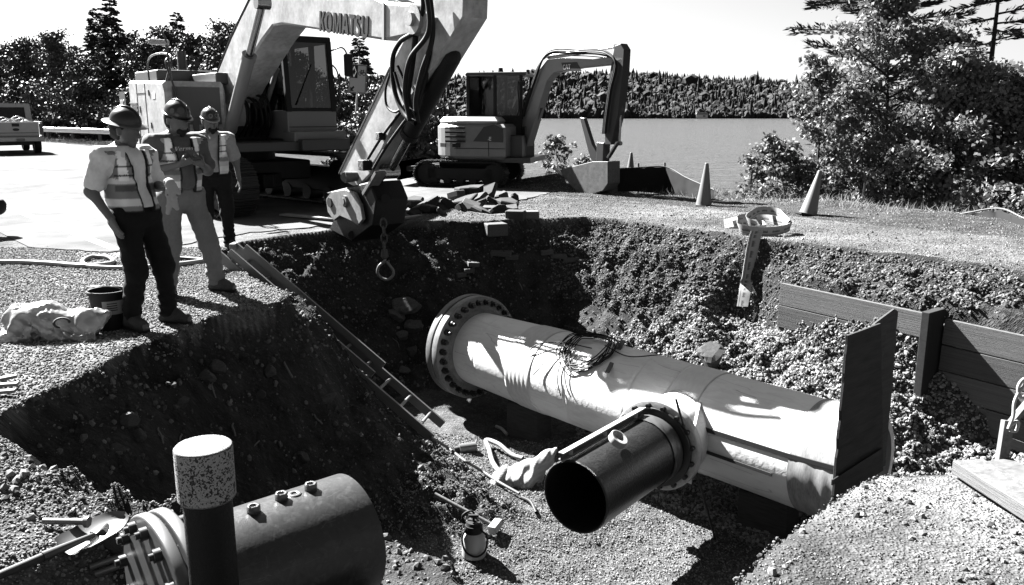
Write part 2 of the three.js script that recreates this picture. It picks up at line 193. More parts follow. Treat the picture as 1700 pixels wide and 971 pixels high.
{
  const t = thing('water_main_pipe', 'large white-coated steel pipe lying in the excavated pit, bolted flange at its far end', 'pipe', V(PA.x, -1.82, PA.z));
  const prof = [[0, 0]]; prof.length = 0; const seams = [.5, 2.08, 2.92, 3.34];
  for (let s = .06; s <= PL + 1e-6; s += .02) { let r = pipeR(s); for (const q of seams) if (Math.abs(s - q) < .012) r -= .008; prof.push([r, s]); }
  prof.push([.45, PL]);
  wm('barrel', axial(lathe(prof, 64), PA, PD), coat, t);
  for (const [s0, s1, tone] of [[1.1, 1.52, .95], [3.36, 3.72, 1.1]]) { const q = []; for (let s = s0; s <= s1 + .001; s += .02) q.push([pipeR(s) + .007 + (tone === .95 ? .0025 * Math.sin(s * 90) : 0), s]); q.unshift([pipeR(s0) - .01, s0]); q.push([pipeR(s1) - .01, s1]); wm('wrap_band', axial(lathe(q, 64), PA, PD), mat(tone, .6, { map: rep(T.fine, 8, 2) }), t); }
  // flange: two mating rings, hub and hex bolts
  const fl = wm('flange', axial(lathe([[.46, .1], [.5, .07], [.515, .035], [.665, .03], [.675, .015], [.675, -.07], [.665, -.085], [.4, -.085]], 72), PA, PD), mat(.42, .5, { map: rep(T.blotch, 6, 1) }), t);
  wm('mating_flange', axial(lathe([[.3, -.1], [.665, -.1], [.675, -.115], [.675, -.2], [.665, -.21], [.3, -.22], [.28, -.6], [0, -.6]], 72), PA, PD), mat(.3, .55, { map: rep(T.blotch, 6, 1) }), t);
  for (let k = 0; k < 30; k++) { const a = k / 30 * Math.PI * 2, c = PA.clone().addScaledVector(PU, Math.cos(a) * .6).addScaledVector(PS, Math.sin(a) * .6).addScaledVector(PD, .055); const g = join([cy(.042, .042, .05, 0, 0, 0, 0, 0, 6), cy(.024, .024, .05, 0, .04, 0, 0, 0, 8)]); wm('bolt', axial(g, c, PD), boltMat, t); }
  // branch collar on the side toward the camera
  const TA = onPipe(0, 0).setY(-1.3); const T0 = V(1.79, -1.3, -7.82), T1 = V(.5, -1.3, -6.16), TD = T1.clone().sub(T0).normalize();
  wm('branch_collar', axial(lathe([[.37, .2], [.37, .66], [.36, .7]], 48), T0, TD), coat, t);
  wm('branch_flange', axial(lathe([[.3, .78], [.335, .775], [.42, .77], [.43, .755], [.43, .69], [.42, .68], [.3, .68]], 56), T0, TD), mat(.8, .5, { map: rep(T.blotch, 4, 1) }), t);
  for (let k = 0; k < 16; k++) { const a = (k + .5) / 16 * Math.PI * 2, s = TD.clone().cross(PU), c = T0.clone().addScaledVector(TD, .79).addScaledVector(PU, Math.cos(a) * .385).addScaledVector(s, Math.sin(a) * .385); wm('bolt', axial(cy(.022, .022, .05, 0, 0, 0, 0, 0, 6), c, TD), boltMat, t); }
  { // flat-sided reinforcing saddle beside the collar
    const a = onPipe(3.62, 1.0, .005), b = onPipe(3.62, 1.9, .005), o = T0.clone().addScaledVector(TD, .66).addScaledVector(PD, .36), u = V(0, .2, 0);
    const p = [o.clone().add(u), onPipe(3.75, .85, .0), onPipe(3.75, 2.0, .0), o.clone().addScaledVector(PU, -.3)], q = p.map((v) => v.clone().addScaledVector(PD, -.12));
    const pos = []; const quad = (A, B, C, D) => pos.push(A, B, C, A, C, D);
    quad(...p); quad(...q); for (let i = 0; i < 4; i++) quad(p[i], p[(i + 1) % 4], q[(i + 1) % 4], q[i]);
    const g = new THREE.BufferGeometry(); g.setAttribute('position', new THREE.Float32BufferAttribute(pos.flatMap((v) => v.toArray()), 3)); g.computeVertexNormals(); wm('saddle', g, coat, t);
  }
  { // marker writing, upside down as in the photograph
    const c = document.createElement('canvas'); c.width = 512; c.height = 256; const x = c.getContext('2d'); x.clearRect(0, 0, 512, 256); x.translate(256, 128); x.rotate(Math.PI); x.fillStyle = '#1a1a1a'; x.strokeStyle = '#1a1a1a'; x.font = 'italic 52px serif'; x.fillText('4', -215, 20); x.fillText('282', -120, 6); x.font = 'italic 40px serif'; x.fillText('6-28-12', 60, 0); x.font = 'italic 30px serif'; x.fillText('1-6 mil', -200, -50);
    const tx = new THREE.CanvasTexture(c); tx.colorSpace = THREE.SRGBColorSpace;
    const g = new THREE.BufferGeometry(), P = [], U = [], I = [], n = 8, m = 12; for (let j = 0; j <= n; j++) for (let i = 0; i <= m; i++) { const s = lerp(1.62, 2.2, i / m), a = lerp(1.72, 1.2, j / n); P.push(...onPipe(s, a, .004).toArray()); U.push(i / m, j / n); if (i < m && j < n) { const k = j * (m + 1) + i; I.push(k, k + 1, k + m + 1, k + 1, k + m + 2, k + m + 1); } }
    g.setAttribute('position', new THREE.Float32BufferAttribute(P, 3)); g.setAttribute('uv', new THREE.Float32BufferAttribute(U, 2)); g.setIndex(I); g.computeVertexNormals();
    const o = wm('marker_writing', g, mat(1, .8, { map: tx, transparent: true }), t);
  }
  // end wrap of creased sheeting
  { const g = lathe(Array.from({ length: 20 }, (_, i) => [.52, PL - .46 + i * .45 / 19]), 90); const p = g.attributes.position; for (let i = 0; i < p.count; i++) { const x = p.getX(i), y = p.getY(i), z = p.getZ(i), a = Math.atan2(z, x), k = 1 + .03 * (fbm(a * 2.2 + y * 2, y * 16, 3) - .5) + .005 * Math.sin(y * 40 + a * 5 + 3 * vnoise(a * 3, 2)); p.setX(i, x * k); p.setZ(i, z * k); } g.computeVertexNormals(); wm('end_wrap', axial(g, PA, PD), mat(.5, .6, { map: rep(T.blotch, 4, 2) }), t); }
  // dark branch stub
  const b = thing('branch_pipe', 'open-ended dark steel pipe stub bolted to the side of the white main', 'pipe', V(T1.x, -1.62, T1.z)), TL = T0.distanceTo(T1);
  wm('barrel', axial(lathe([[.288, .72], [.305, .72], [.305, TL - .01], [.3, TL], [.29, TL], [.286, TL - .01], [.286, .8]], 56), T0, TD), steelDark, b);
  wm('backing_ring', axial(lathe([[.3, .82], [.37, .82], [.375, .81], [.375, .79], [.3, .785]], 48), T0, TD), boltMat, b);
  // crumpled sleeve by the flange
  { const g = lathe(Array.from({ length: 14 }, (_, i) => [.312, .84 + i * .012]), 70); const p = g.attributes.position; for (let i = 0; i < p.count; i++) { const x = p.getX(i), y = p.getY(i), z = p.getZ(i), a = Math.atan2(z, x), k = 1 + .07 * Math.abs(fbm(a * 5, y * 30, 3) - .45); p.setX(i, x * k); p.setZ(i, z * k); } g.computeVertexNormals(); wm('crumpled_sleeve', axial(g, T0, TD), mat(.1, .4), b); }
  // spirit level lying along the stub
  const sd = TD.clone().cross(PU).normalize(); if (sd.x > 0) sd.negate();
  const at = (s, side, up) => T0.clone().addScaledVector(TD, s).addScaledVector(sd, side).addScaledVector(PU, up);
  const lv = thing('spirit_level', 'long metal spirit level resting along the top of the dark stub', 'level', at(1.5, .1, .3));
  const l0 = at(.86, .1, .335), l1 = at(2.16, .1, .335);
  wm('top_rail', beam(l0.clone().setY(l0.y + .03), l1.clone().setY(l1.y + .03), .05, .012), mat(.5, .35), lv);
  wm('bottom_rail', beam(l0.clone().setY(l0.y - .028), l1.clone().setY(l1.y - .028), .05, .012), mat(.3, .4), lv);
  wm('web', beam(l0, l1, .012, .06), mat(.12, .5), lv);
  for (const f of [.1, .5, .9]) { const c = l0.clone().lerp(l1, f); wm('vial_window', bx(.045, .04, .05, c.x, c.y, c.z), mat(.55, .3), lv); }
  // roll of tape standing on the stub
  { const c = at(1.62, -.1, .36); const g = lathe([[.045, -.03], [.075, -.03], [.08, -.025], [.08, .025], [.075, .03], [.045, .03], [.045, -.03]], 28); g.rotateZ(-.5); g.rotateX(.35); g.translate(c.x, c.y, c.z); single('tape_roll', 'small pale roll of tape sitting on the dark stub', 'tape roll', g, mat(.5, .5)); }
}
// plywood sheets across the pipe end
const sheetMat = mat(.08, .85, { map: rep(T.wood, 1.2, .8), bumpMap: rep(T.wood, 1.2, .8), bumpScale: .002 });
function sheet(name, label, pix, off, th, m) {
  const P0 = PB.clone().addScaledVector(PD, off - .04), e = PD.clone().cross(PU).normalize(); if (e.x < 0) e.negate();
  const poly = chip(pix, th * 1e4).map(([x, y]) => { const q = onPlane(x, y, P0, PD).sub(P0); return [q.dot(e), q.y]; });
  const g = plate(poly, th, 0, .003); const M = new THREE.Matrix4().makeBasis(e, PU, e.clone().cross(PU)); g.applyMatrix4(M); g.translate(P0.x, P0.y, P0.z); return single(name, label, 'plywood', g, m);
}
function chip(pts, seed) { const r = rng(seed), o = []; pts.forEach((a, i) => { const b = pts[(i + 1) % pts.length], n = Math.max(1, Math.round(Math.hypot(b[0] - a[0], b[1] - a[1]) / 16)); for (let k = 0; k < n; k++) o.push([lerp(a[0], b[0], k / n) + (k ? (r() - .5) * 1.6 : 0), lerp(a[1], b[1], k / n) + (k ? (r() - .5) * 1.4 : 0)]); }); return o; }
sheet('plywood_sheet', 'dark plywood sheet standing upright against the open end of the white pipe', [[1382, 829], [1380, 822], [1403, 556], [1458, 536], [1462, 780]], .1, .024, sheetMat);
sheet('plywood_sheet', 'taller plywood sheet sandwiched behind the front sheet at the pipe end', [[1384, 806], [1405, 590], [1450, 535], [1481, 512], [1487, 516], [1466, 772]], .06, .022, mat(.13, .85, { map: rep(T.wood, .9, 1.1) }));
{ // ratchet strap along the pipe and round the boards
  const pts = []; for (let k = 0; k <= 12; k++) { const f = k / 12; pts.push(onPipe(lerp(3.5, 4.72, f), lerp(1.32, 1.3, f), .012)); } pts.push(onPipe(PL + .02, 1.25, .02));
  const p2 = []; for (let k = 0; k <= 10; k++) p2.push(onPipe(lerp(3.55, 4.6, k / 10), 1.72, .01));
  const s = thing('ratchet_strap', 'dark ratchet strap stretched along the flank of the white pipe', 'strap', pts[0].clone());
  wm('upper_webbing', pts.slice(1).map((p, i) => beam(pts[i], p, .012, .042)), mat(.05, .7), s);
  wm('lower_webbing', p2.slice(1).map((p, i) => beam(p2[i], p, .012, .03)), mat(.05, .7), s);
}
{ const P0 = PB.clone().addScaledVector(PD, .1), a = onPlane(1381, 801, P0, PD), b = onPlane(1463, 748, P0, PD); single('board_strap', 'dark strap pulled across the lower part of the front plywood sheet', 'strap', beam(a, b, .012, .045, PU), mat(.02, .7)); }
{ // tie wire coil on the pipe
  const r = rng(77), t = thing('wire_coil', 'loose coil of black tie wire heaped on the crown of the white pipe', 'wire', onPipe(2.2, .2)), wireM = mat(.012, .5);
  for (let k = 0; k < 11; k++) { const pts = [], cs = 2.15 + (r() - .5) * .16, ca = .42 + (r() - .5) * .25, rs = .2 + r() * .16, ra = .42 + r() * .22; for (let i = 0; i < 14; i++) { const w = i / 14 * Math.PI * 2; pts.push(onPipe(cs + rs * Math.cos(w), ca + ra * Math.sin(w), .014 + .03 * r() + .03 * (w > Math.PI ? 1 : 0))); } wm('loop', tube(pts, .0065, 70, 5, true), wireM, t); }
  const st = (a) => wm('loose_end', tube(a.map(([s, q, o]) => onPipe(s, q, o)), .0065, 40, 5), wireM, t);
  st([[2.0, .5, .03], [1.95, .9, .03], [1.98, 1.3, .02], [2.05, 1.6, .02]]); st([[2.1, .6, .03], [2.05, 1.0, .04], [2.12, 1.35, .02], [2.2, 1.55, .02]]); st([[2.2, .4, .03], [1.8, .5, .05], [1.5, .75, .06], [1.42, .95, .03]]);
  st([[2.3, .0, .04], [2.0, -.15, .06], [1.7, -.1, .07], [1.55, -.05, .08]]); st([[2.3, .2, .03], [2.7, .35, .03], [2.95, .2, .06], [2.95, -.1, .03]]); st([[1.9, .6, .03], [1.75, 1.0, .04], [1.62, 1.35, .04]]);
  { const a = onPipe(2.38, -.18, .06), b = onPipe(2.62, .86, .05); single('wooden_lath', 'short flat wooden lath laid over the wire coil on the pipe', 'lath', beam(a, b, .05, .014, onPipe(2.5, .35, 1).sub(onPipe(2.5, .35, 0))), mat(.22, .8, { map: rep(T.wood, 3, 1) })); }
}
{ const g = onGround(1190, 896), top = atD(1122, 662, 7.35); single('steel_rod', 'thin steel rod leaning on the pit floor in front of the branch flange', 'rod', bar(g.clone().setY(g.y - .05), top, .011, .011, 8), mat(.05, .6)); }
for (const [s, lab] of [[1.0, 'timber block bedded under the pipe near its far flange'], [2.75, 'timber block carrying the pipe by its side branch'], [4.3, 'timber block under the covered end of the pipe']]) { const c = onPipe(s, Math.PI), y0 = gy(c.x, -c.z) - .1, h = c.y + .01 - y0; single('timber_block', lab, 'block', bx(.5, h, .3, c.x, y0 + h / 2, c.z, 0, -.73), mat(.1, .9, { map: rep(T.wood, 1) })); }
// ------------------------------------------------------------------ pipe stub and bollard at the near left
{
  const D = STUB_B.clone().sub(STUB_A).normalize(), L = STUB_A.distanceTo(STUB_B), side = D.clone().cross(PU).normalize();
  const t = thing('flanged_pipe_stub', 'dark rusty steel pipe stub with a bolted end flange in the shaded near trench', 'pipe', V(STUB_A.x, -.62, STUB_A.z));
  const shell = new THREE.CylinderGeometry(.29, .29, L - .05, 72, 1, true); shell.translate(0, (L + .05) / 2, 0);
  wm('barrel', [axial(shell, STUB_A, D), axial(lathe([[.29, L], [.276, L], [.27, L - .01], [.27, .1]], 64), STUB_A, D)], mat(.55, .34, { map: scuffed(3, 88, 300), bumpMap: rep(T.blotch, 3, 2), bumpScale: .0015, metalness: .1 }), t);
  wm('flange', axial(lathe([[.2, .06], [.375, .06], [.385, .05], [.385, .012], [.375, .004], [.2, .004]], 64), STUB_A, D), steelMid, t);
  wm('blind_flange', axial(lathe([[0, -.006], [.375, -.006], [.385, -.016], [.385, -.05], [.375, -.06], [0, -.06]], 64), STUB_A, D), steelMid, t);
  for (let k = 0; k < 14; k++) { const a = k / 14 * Math.PI * 2, c = STUB_A.clone().addScaledVector(PU, Math.cos(a) * .335).addScaledVector(side, Math.sin(a) * .335); const q = wm('bolt', [axial(cy(.015, .015, .16, 0, 0, 0, 0, 0, 10), c.clone().addScaledVector(D, -.03), D)], boltMat, t); const n1 = mesh('nut', axial(cy(.028, .028, .03, 0, 0, 0, 0, 0, 6), c.clone().addScaledVector(D, -.078).sub(t.position), D), boltMat, q); mesh('nut', axial(cy(.028, .028, .03, 0, 0, 0, 0, 0, 6), c.clone().addScaledVector(D, .08).sub(t.position), D), boltMat, q); }
  const nuts = [[.36, .1, 'steel nut closest to the bollard on top of the dark stub'], [.5, .0, 'tall steel nut standing in the middle of the row on the stub'], [.565, -.03, 'flat steel washer lying between the nuts on the stub'], [.64, .0, 'steel nut farthest along the row toward the open end of the stub']];
  nuts.forEach(([s, a, lab], i) => { const c = STUB_A.clone().addScaledVector(D, s * 1.05).addScaledVector(PU, Math.cos(a) * .29).addScaledVector(side, Math.sin(a) * .29); const h = i === 2 ? .008 : .034; const g = lathe([[.015, 0], [.03, 0], [.03, h], [.015, h], [.015, 0]], i === 2 ? 20 : 6); g.translate(c.x, c.y - .003, c.z); single(i === 2 ? 'washer' : 'hex_nut', lab, i === 2 ? 'washer' : 'nut', g, mat(.2, .35, { metalness: .5 }), 'loose hardware on the pipe stub'); });
}
{
  const top = atD(337, 738, 3.12), y0 = -.75;
  const t = thing('bollard_pipe', 'upright dark pipe with a speckled pale concrete cap beside the flanged stub', 'bollard', V(top.x, y0, top.z));
  const capTex = tex(512, (u, v) => { const a = tnoise(u * 60, v * 60, 60), b = tnoise(u * 140, v * 140, 140), c = tnoise(u * 12, v * 12, 12); return (a * .6 + b * .4 + .22 * (c - .5)) < .4 ? .1 : .75 + .25 * b; });
  const h = top.y - y0, cap = mesh('cap', lathe([[.0, h], [.098, h], [.106, h - .008], [.106, h - .205], [.102, h - .212], [.09, h - .212]], 48), mat(.5, .8, { map: rep(capTex, 2, 3), bumpMap: rep(capTex, 2, 3), bumpScale: .003 }), t);
  { const p = cap.geometry.attributes.position, uv = cap.geometry.attributes.uv; for (let i = 0; i < p.count; i++) { const r = Math.hypot(p.getX(i), p.getZ(i)); if (p.getY(i) > h - .004) uv.setXY(i, p.getX(i) * 2.5, p.getZ(i) * 2.5); } }
  mesh('pipe', lathe([[.09, 0], [.09, h - .2]], 40), mat(.012, .6, { map: rep(T.rust, 2, 3), bumpMap: rep(T.rust, 2, 3), bumpScale: .002 }), t);
}
// ------------------------------------------------------------------ large excavator
function machine(name, label, pos, phi) { const t = thing(name, label, 'excavator', pos, -(90 * R - phi)); const f = V(Math.sin(phi), 0, Math.cos(phi)), r = V(-Math.cos(phi), 0, Math.sin(phi)); 
  // photograph pixel -> [forward, up] on the machine's upright plane at lateral offset w
  t.userData.hit = undefined; const hit = (px, py, w = 0) => { const q = onPlane(px, py, pos.clone().addScaledVector(r, w), r).sub(pos); return [q.dot(f), q.y]; };
  return { t, hit, f, r }; }
function cylinder(parent, a, b, ratio, rb, rr, mb, mr) { // barrel from a, rod to b
  const m = a.clone().lerp(b, ratio), o = mesh('cylinder_barrel', [bar(a, m, rb, rb, 16), bar(m.clone().lerp(a, .06), m, rb * 1.12, rb * 1.12, 16), sph(rb * 1.05, a.x, a.y, a.z, 1, 1, 1, 10)], mb, parent);
  mesh('cylinder_rod', [bar(m, b, rr, rr, 14), cy(rb * .9, rb * .9, rb * 2, b.x, b.y, b.z, Math.PI / 2, 0, 14)], mr, o); return o; }
function track(parent, L, H, W, zc, nShoe, m, mShoe) { // tracked undercarriage side, with shoes as pieces
  const r = H / 2, s = L / 2 - r, per = 4 * s + 2 * Math.PI * r, tr = new THREE.Group(); tr.name = 'track'; tr.position.set(0, 0, zc); parent.add(tr);
  mesh('track_frame', [bx(2 * s, H * .5, W * .5, 0, r, 0), cy(r * .82, r * .82, W * .5, s, r, 0, Math.PI / 2, 0, 24), cy(r * .82, r * .82, W * .5, -s, r, 0, Math.PI / 2, 0, 24), ...[-.6, -.3, 0, .3, .6].map((k) => cy(r * .3, r * .3, W * .55, k * s * 1.3, r * .42, 0, Math.PI / 2, 0, 14))], m, tr);
  const p = per / nShoe, sg = join([bx(p * .94, .03, W, 0, -.015, 0, 0, 0, 0, .004), bx(.022, .045, W, p * .3, .012, 0, 0, 0, 0, .003), bx(.018, .03, W, -p * .05, .008, 0, 0, 0, 0, .003), bx(.018, .03, W, -p * .33, .008, 0, 0, 0, 0, .003)]);
  for (let k = 0; k < nShoe; k++) { let d = k * p, x, y, a; if (d < 2 * s) { x = -s + d; y = H; a = 0; } else if ((d -= 2 * s) < Math.PI * r) { const w = d / r; x = s + Math.sin(w) * r; y = r + Math.cos(w) * r; a = -w; } else if ((d -= Math.PI * r) < 2 * s) { x = s - d; y = 0; a = Math.PI; } else { const w = (d - 2 * s) / r; x = -s - Math.sin(w) * r; y = r - Math.cos(w) * r; a = Math.PI - w; }
    const o = new THREE.Mesh(sg, mShoe); o.name = 'track_shoe'; o.castShadow = o.receiveShadow = true; o.position.set(x, y === 0 ? .03 : y, 0); o.rotation.z = a; tr.add(o); }
  return tr; }
const paintY = mat(.72, .4, { map: rep(T.blotch, .7), bumpMap: rep(T.blotch, 1), bumpScale: .002 }), paintDark = mat(.05, .45, { map: rep(T.fine, 2) }), chrome = mat(.5, .18, { metalness: .9 }), rubber = mat(.012, .65), glass = new THREE.MeshPhysicalMaterial({ color: grey(.75), roughness: .04, transmission: 1, thickness: 0, ior: 1.45, side: THREE.DoubleSide }), shoeMat = mat(.07, .55, { map: rep(T.rust, 2), metalness: .2 }), greaseMat = mat(.02, .5, { map: rep(T.rust, 3), bumpMap: rep(T.rust, 3), bumpScale: .003 });
const letterMat = mat(.015, .5);
const { FontLoader } = await import('three/addons/loaders/FontLoader.js'), { TextGeometry } = await import('three/addons/geometries/TextGeometry.js');
const font = await new FontLoader().loadAsync('fonts/droid/droid_sans_bold.typeface.json');
const textG = (s, size, depth = .004) => { const g = new TextGeometry(s, { font, size, depth, curveSegments: 4, bevelEnabled: false }); g.computeBoundingBox(); const b = g.boundingBox; g.translate(-(b.min.x + b.max.x) / 2, -(b.min.y + b.max.y) / 2, 0); return g; };
{
  const pos = V(-5.1, .02, -15.7), phi = 38 * R, { t, hit, r } = machine('tracked_excavator', 'big pale tracked excavator on the road with its boom reaching over the pit', pos, phi);
  const H = (px, py, w) => { const [a, b] = hit(px, py, w); return [a, b]; };
  // undercarriage
  const slew = 10 * R; for (const w of [1.19, -1.19]) { const k = track(t, 4.3, .92, .6, w, 46, greaseMat, shoeMat); k.rotation.y = slew; k.position.set(Math.sin(slew) * w, 0, Math.cos(slew) * w); }
  mesh('undercarriage', [bx(2.2, .34, 1.9, 0, .66, 0), bx(2.6, .25, .5, .2, .5, .5, 0, .5), bx(2.6, .25, .5, .2, .5, -.5, 0, -.5), cy(.68, .68, .26, 0, .94, 0, 0, 0, 32)], greaseMat, t);
  mesh('swing_platform', [bx(4.3, .16, 2.5, -.4, 1.1, 0), bx(1.4, .2, .9, 1.2, 1.12, -.9)], paintDark, t);
  // right-hand body: tank and tool box, engine bay, counterweight
  const body = mesh('right_side_body', [plate([[-1.3, 1.2], [.95, 1.2], [.95, 2.0], [.86, 2.18], [-1.3, 2.24]], 1.0, .47, .05)], paintY, t);
  mesh('front_cover', [bx(.02, .62, .78, .965, 1.78, .97)], mat(.12, .5), body); mesh('access_step', [bx(.3, .05, .7, 1.1, 1.2, .89), bx(.3, .05, .7, 1.2, .85, .95), bx(.04, .4, .05, 1.2, 1.02, 1.25), bx(.04, .4, .05, 1.2, 1.02, .62)], paintDark, body);
  mesh('door_seam', [bx(.016, .98, .008, -.22, 1.72, 1.472, 0, 0, 0, 0), bx(.016, .98, .008, -.75, 1.72, 1.472, 0, 0, 0, 0), bx(.6, .012, .008, -.48, 2.0, 1.472, 0, 0, 0, 0)], letterMat, body); mesh('latch', [bx(.06, .12, .012, -.62, 1.72, 1.474)], paintDark, body);
  const cw = mesh('counterweight', [(() => { const g = plate([[-1.32, -1.36], [-1.75, -1.33], [-2.3, -1.0], [-2.55, -.4], [-2.55, .4], [-2.4, 1.1], [-1.9, 1.5], [-1.32, 1.5]].map(([a, b]) => [a, b]), 1.2, 0, .08); g.rotateX(-Math.PI / 2); g.translate(0, 1.02, 0); return g; })()], mat(.75, .4, { map: rep(T.fine, 1) }), t);
  // model plate: dark slanted band with the number
  mesh('decal_band', (() => { const g = plate([[-1.86, 1.2], [-1.36, 1.2], [-1.46, 2.05], [-1.86, 2.05]], .008, 0, 0); g.translate(0, 0, 1.498); return g; })(), mat(.05, .5), cw);
  { const a = textG('PC', .17), b = textG('220', .17); a.translate(-1.66, 1.82, 1.508); b.translate(-1.62, 1.54, 1.508); mesh('model_number', [a, b], mat(.75, .5), cw); }
  mesh('engine_hood', [bx(1.5, .3, 2.2, -1.5, 2.28, 0, 0, 0, 0, .03), bx(1.6, .2, 1.0, -.2, 2.25, .0), cy(.08, .08, .5, -1.2, 2.55, .5)], paintDark, t);
  mesh('hand_rail', [tube([V(.8, 2.15, 1.4), V(.8, 2.55, 1.28), V(.6, 2.62, 1.28), V(-.4, 2.62, 1.28), V(-.6, 2.5, 1.28), V(-.6, 2.2, 1.28)], .018, 40, 6), tube([V(.92, 1.3, 1.3), V(1.0, 1.9, 1.3), V(.9, 2.5, 1.4), V(.8, 2.55, 1.28)], .018, 24, 6)], paintDark, t);
  const mr = mesh('mirror_arm', [tube([V(.85, 2.1, 1.32), V(.9, 2.6, 1.36), V(.95, 2.9, 1.42), V(.92, 3.0, 1.62)], .016, 24, 6)], paintDark, t); mesh('mirror', [bx(.05, .09, .36, .95, 2.78, 1.5, 0, .25, 0, .03)], mat(.6, .15), mr);
  mesh('louvre_panel', Array.from({ length: 7 }, (_, i) => bx(.42, .028, .012, -1.0, 1.4 + i * .07, 1.474, 0, 0, 0, 0)), paintDark, body); mesh('warning_sticker', bx(.16, .1, .004, .3, 1.95, 1.474, 0, 0, 0, 0), mat(1.2, .5), body); mesh('hinge', [bx(.03, .1, .02, .02, 1.45, 1.475), bx(.03, .1, .02, .02, 2.0, 1.475)], paintDark, body); mesh('step_tread', Array.from({ length: 4 }, (_, i) => bx(.02, .3, .1, .985, 1.45, .7 + i * .16)), paintDark, body);
  // cab
  const cab = new THREE.Group(); cab.name = 'cab'; t.add(cab);
  const cx0 = -.35, cx1 = 1.4, cz0 = -1.36, cz1 = -.42, cy0 = 1.22, cy1 = 2.98;
  mesh('cab_base', [bx(cx1 - cx0, .5, cz1 - cz0, (cx0 + cx1) / 2, 1.45, (cz0 + cz1) / 2, 0, 0, 0, .03), bx(.5, .2, .98, 1.45, 1.25, -.89)], mat(.2, .45), cab);
  mesh('cab_frame', [bx(cx1 - cx0 - .1, .12, cz1 - cz0, (cx0 + cx1) / 2 - .05, cy1 - .06, (cz0 + cz1) / 2, 0, 0, 0, .05), ...[[cx0 + .06, cz0 + .05], [cx0 + .06, cz1 - .05], [.55, cz0 + .04], [.55, cz1 - .04]].map(([a, b]) => bx(.1, 1.3, .08, a, 2.3, b)), beam(V(cx1 - .04, 1.68, cz0 + .05), V(cx1 - .14, 2.9, cz0 + .05), .09, .09), beam(V(cx1 - .04, 1.68, cz1 - .05), V(cx1 - .14, 2.9, cz1 - .05), .09, .09), bx(.08, .06, .9, cx1 - .05, 1.72, -.89)], rubber, cab);
  mesh('windscreen', [beam(V(cx1 - .02, 1.72, -.89), V(cx1 - .12, 2.88, -.89), .84, .008, V(1, 0, 0))], glass, cab); mesh('side_window', [bx(.8, 1.15, .008, .1, 2.28, cz1 - .02, 0, 0, 0, 0), bx(.7, 1.15, .008, .95, 2.28, cz1 - .02, 0, 0, 0, 0)], glass, cab);
  mesh('operator_seat', [bx(.5, .16, .5, .3, 1.8, -.9), bx(.16, .75, .5, .05, 2.15, -.9), bx(.14, .2, .28, .05, 2.6, -.9)], rubber, cab); mesh('control_lever', [bar(V(.8, 1.6, -.75), V(.86, 2.05, -.72), .02), bar(V(.8, 1.6, -1.05), V(.86, 2.05, -1.08), .02), bx(.12, .3, .2, 1.0, 1.95, -.55)], rubber, cab);
  mesh('wiper', [bar(V(cx1 + .0, 1.8, -.6), V(cx1 - .07, 2.5, -.95), .008, .008, 6)], rubber, cab); mesh('grab_rail', [tube([V(cx1 - .06, 1.7, cz0 - .02), V(cx1 - .02, 1.8, cz0 - .08), V(cx1 - .08, 2.4, cz0 - .08), V(cx1 - .12, 2.5, cz0 - .02)], .014, 24, 6)], paintDark, cab); mesh('panel_seam', [bx(.008, .012, .9, cx1 + .002, 1.42, -.89, 0, 0, 0, 0)], rubber, cab);
  const cm = mesh('cab_mirror_arm', [tube([V(cx1 - .1, 2.75, cz0), V(cx1 + .02, 2.8, cz0 - .15), V(cx1 + .05, 2.7, cz0 - .22), V(cx1 + .05, 2.3, cz0 - .22)], .014, 24, 6)], paintDark, cab); mesh('cab_mirror', [bx(.06, .4, .2, cx1 + .06, 2.5, cz0 - .24, 0, .3, 0, .03)], rubber, cm);
  // boom, outline read on its right-hand face
  const BW = .29, bp = [[350, 172], [352, 142], [384, 62], [414, 0], [438, -48], [474, -66], [522, -48], [640, 3], [690, 6], [712, 28], [702, 54], [638, 67], [468, 40], [452, 43], [432, 70], [390, 142], [376, 170]].map(([x, y]) => H(x, y, BW));
  const boom = mesh('boom', plate(bp, 2 * BW, -BW, .03), paintY, t);
  { const c = H(570, 40, BW), e = H(640, 49, BW), a = Math.atan2(e[1] - c[1], e[0] - c[0]), g = textG('KOMATSU', .27, .012); const b = g.boundingBox, w = b.max.x - b.min.x, want = Math.hypot(H(609, 44, BW)[0] - H(529, 35, BW)[0], H(609, 44, BW)[1] - H(529, 35, BW)[1]); g.scale(want / w, 1, 1); g.rotateZ(a); g.translate(c[0], c[1], BW + .001); mesh('lettering', g, letterMat, boom); }
  { const c = H(690, 32, BW); mesh('pin_boss', [cy(.17, .17, 2 * BW + .1, c[0], c[1], 0, Math.PI / 2, 0, 24), cy(.08, .08, 2 * BW + .2, c[0], c[1], 0, Math.PI / 2, 0, 16)], paintY, boom); }
  mesh('weld_plate', (() => { const a = H(638, 4, BW), b = H(638, 67, BW); return [beam(V(a[0], a[1], BW + .01), V(b[0], b[1], BW + .01), .05, .02, V(0, 0, 1))]; })(), mat(.55, .4), boom);
  mesh('hose_lines', [[.1, .03], [.16, .05], [.22, .08]].map(([w, o]) => tube(bp.slice(1, 8).map(([a, b], i) => { const k = [[-1, .3], [-1, .4], [-.9, .5], [-.7, .8], [0, 1], [.3, 1], [.2, 1]][i]; return V(a + k[0] * (o + .05), b + k[1] * (o + .05), w); }), .022, 40, 6)), rubber, boom);
  // boom cylinders
  for (const [w, ax, ay, bx2, by2] of [[.5, 383, 214, 436, 5], [-.5, 437, 210, 488, 40]]) { const a = H(ax, ay, w), b = H(bx2, by2, w); cylinder(t, V(a[0], a[1], w), V(b[0], b[1], w), .62, .105, .06, mat(.3, .4), chrome); }
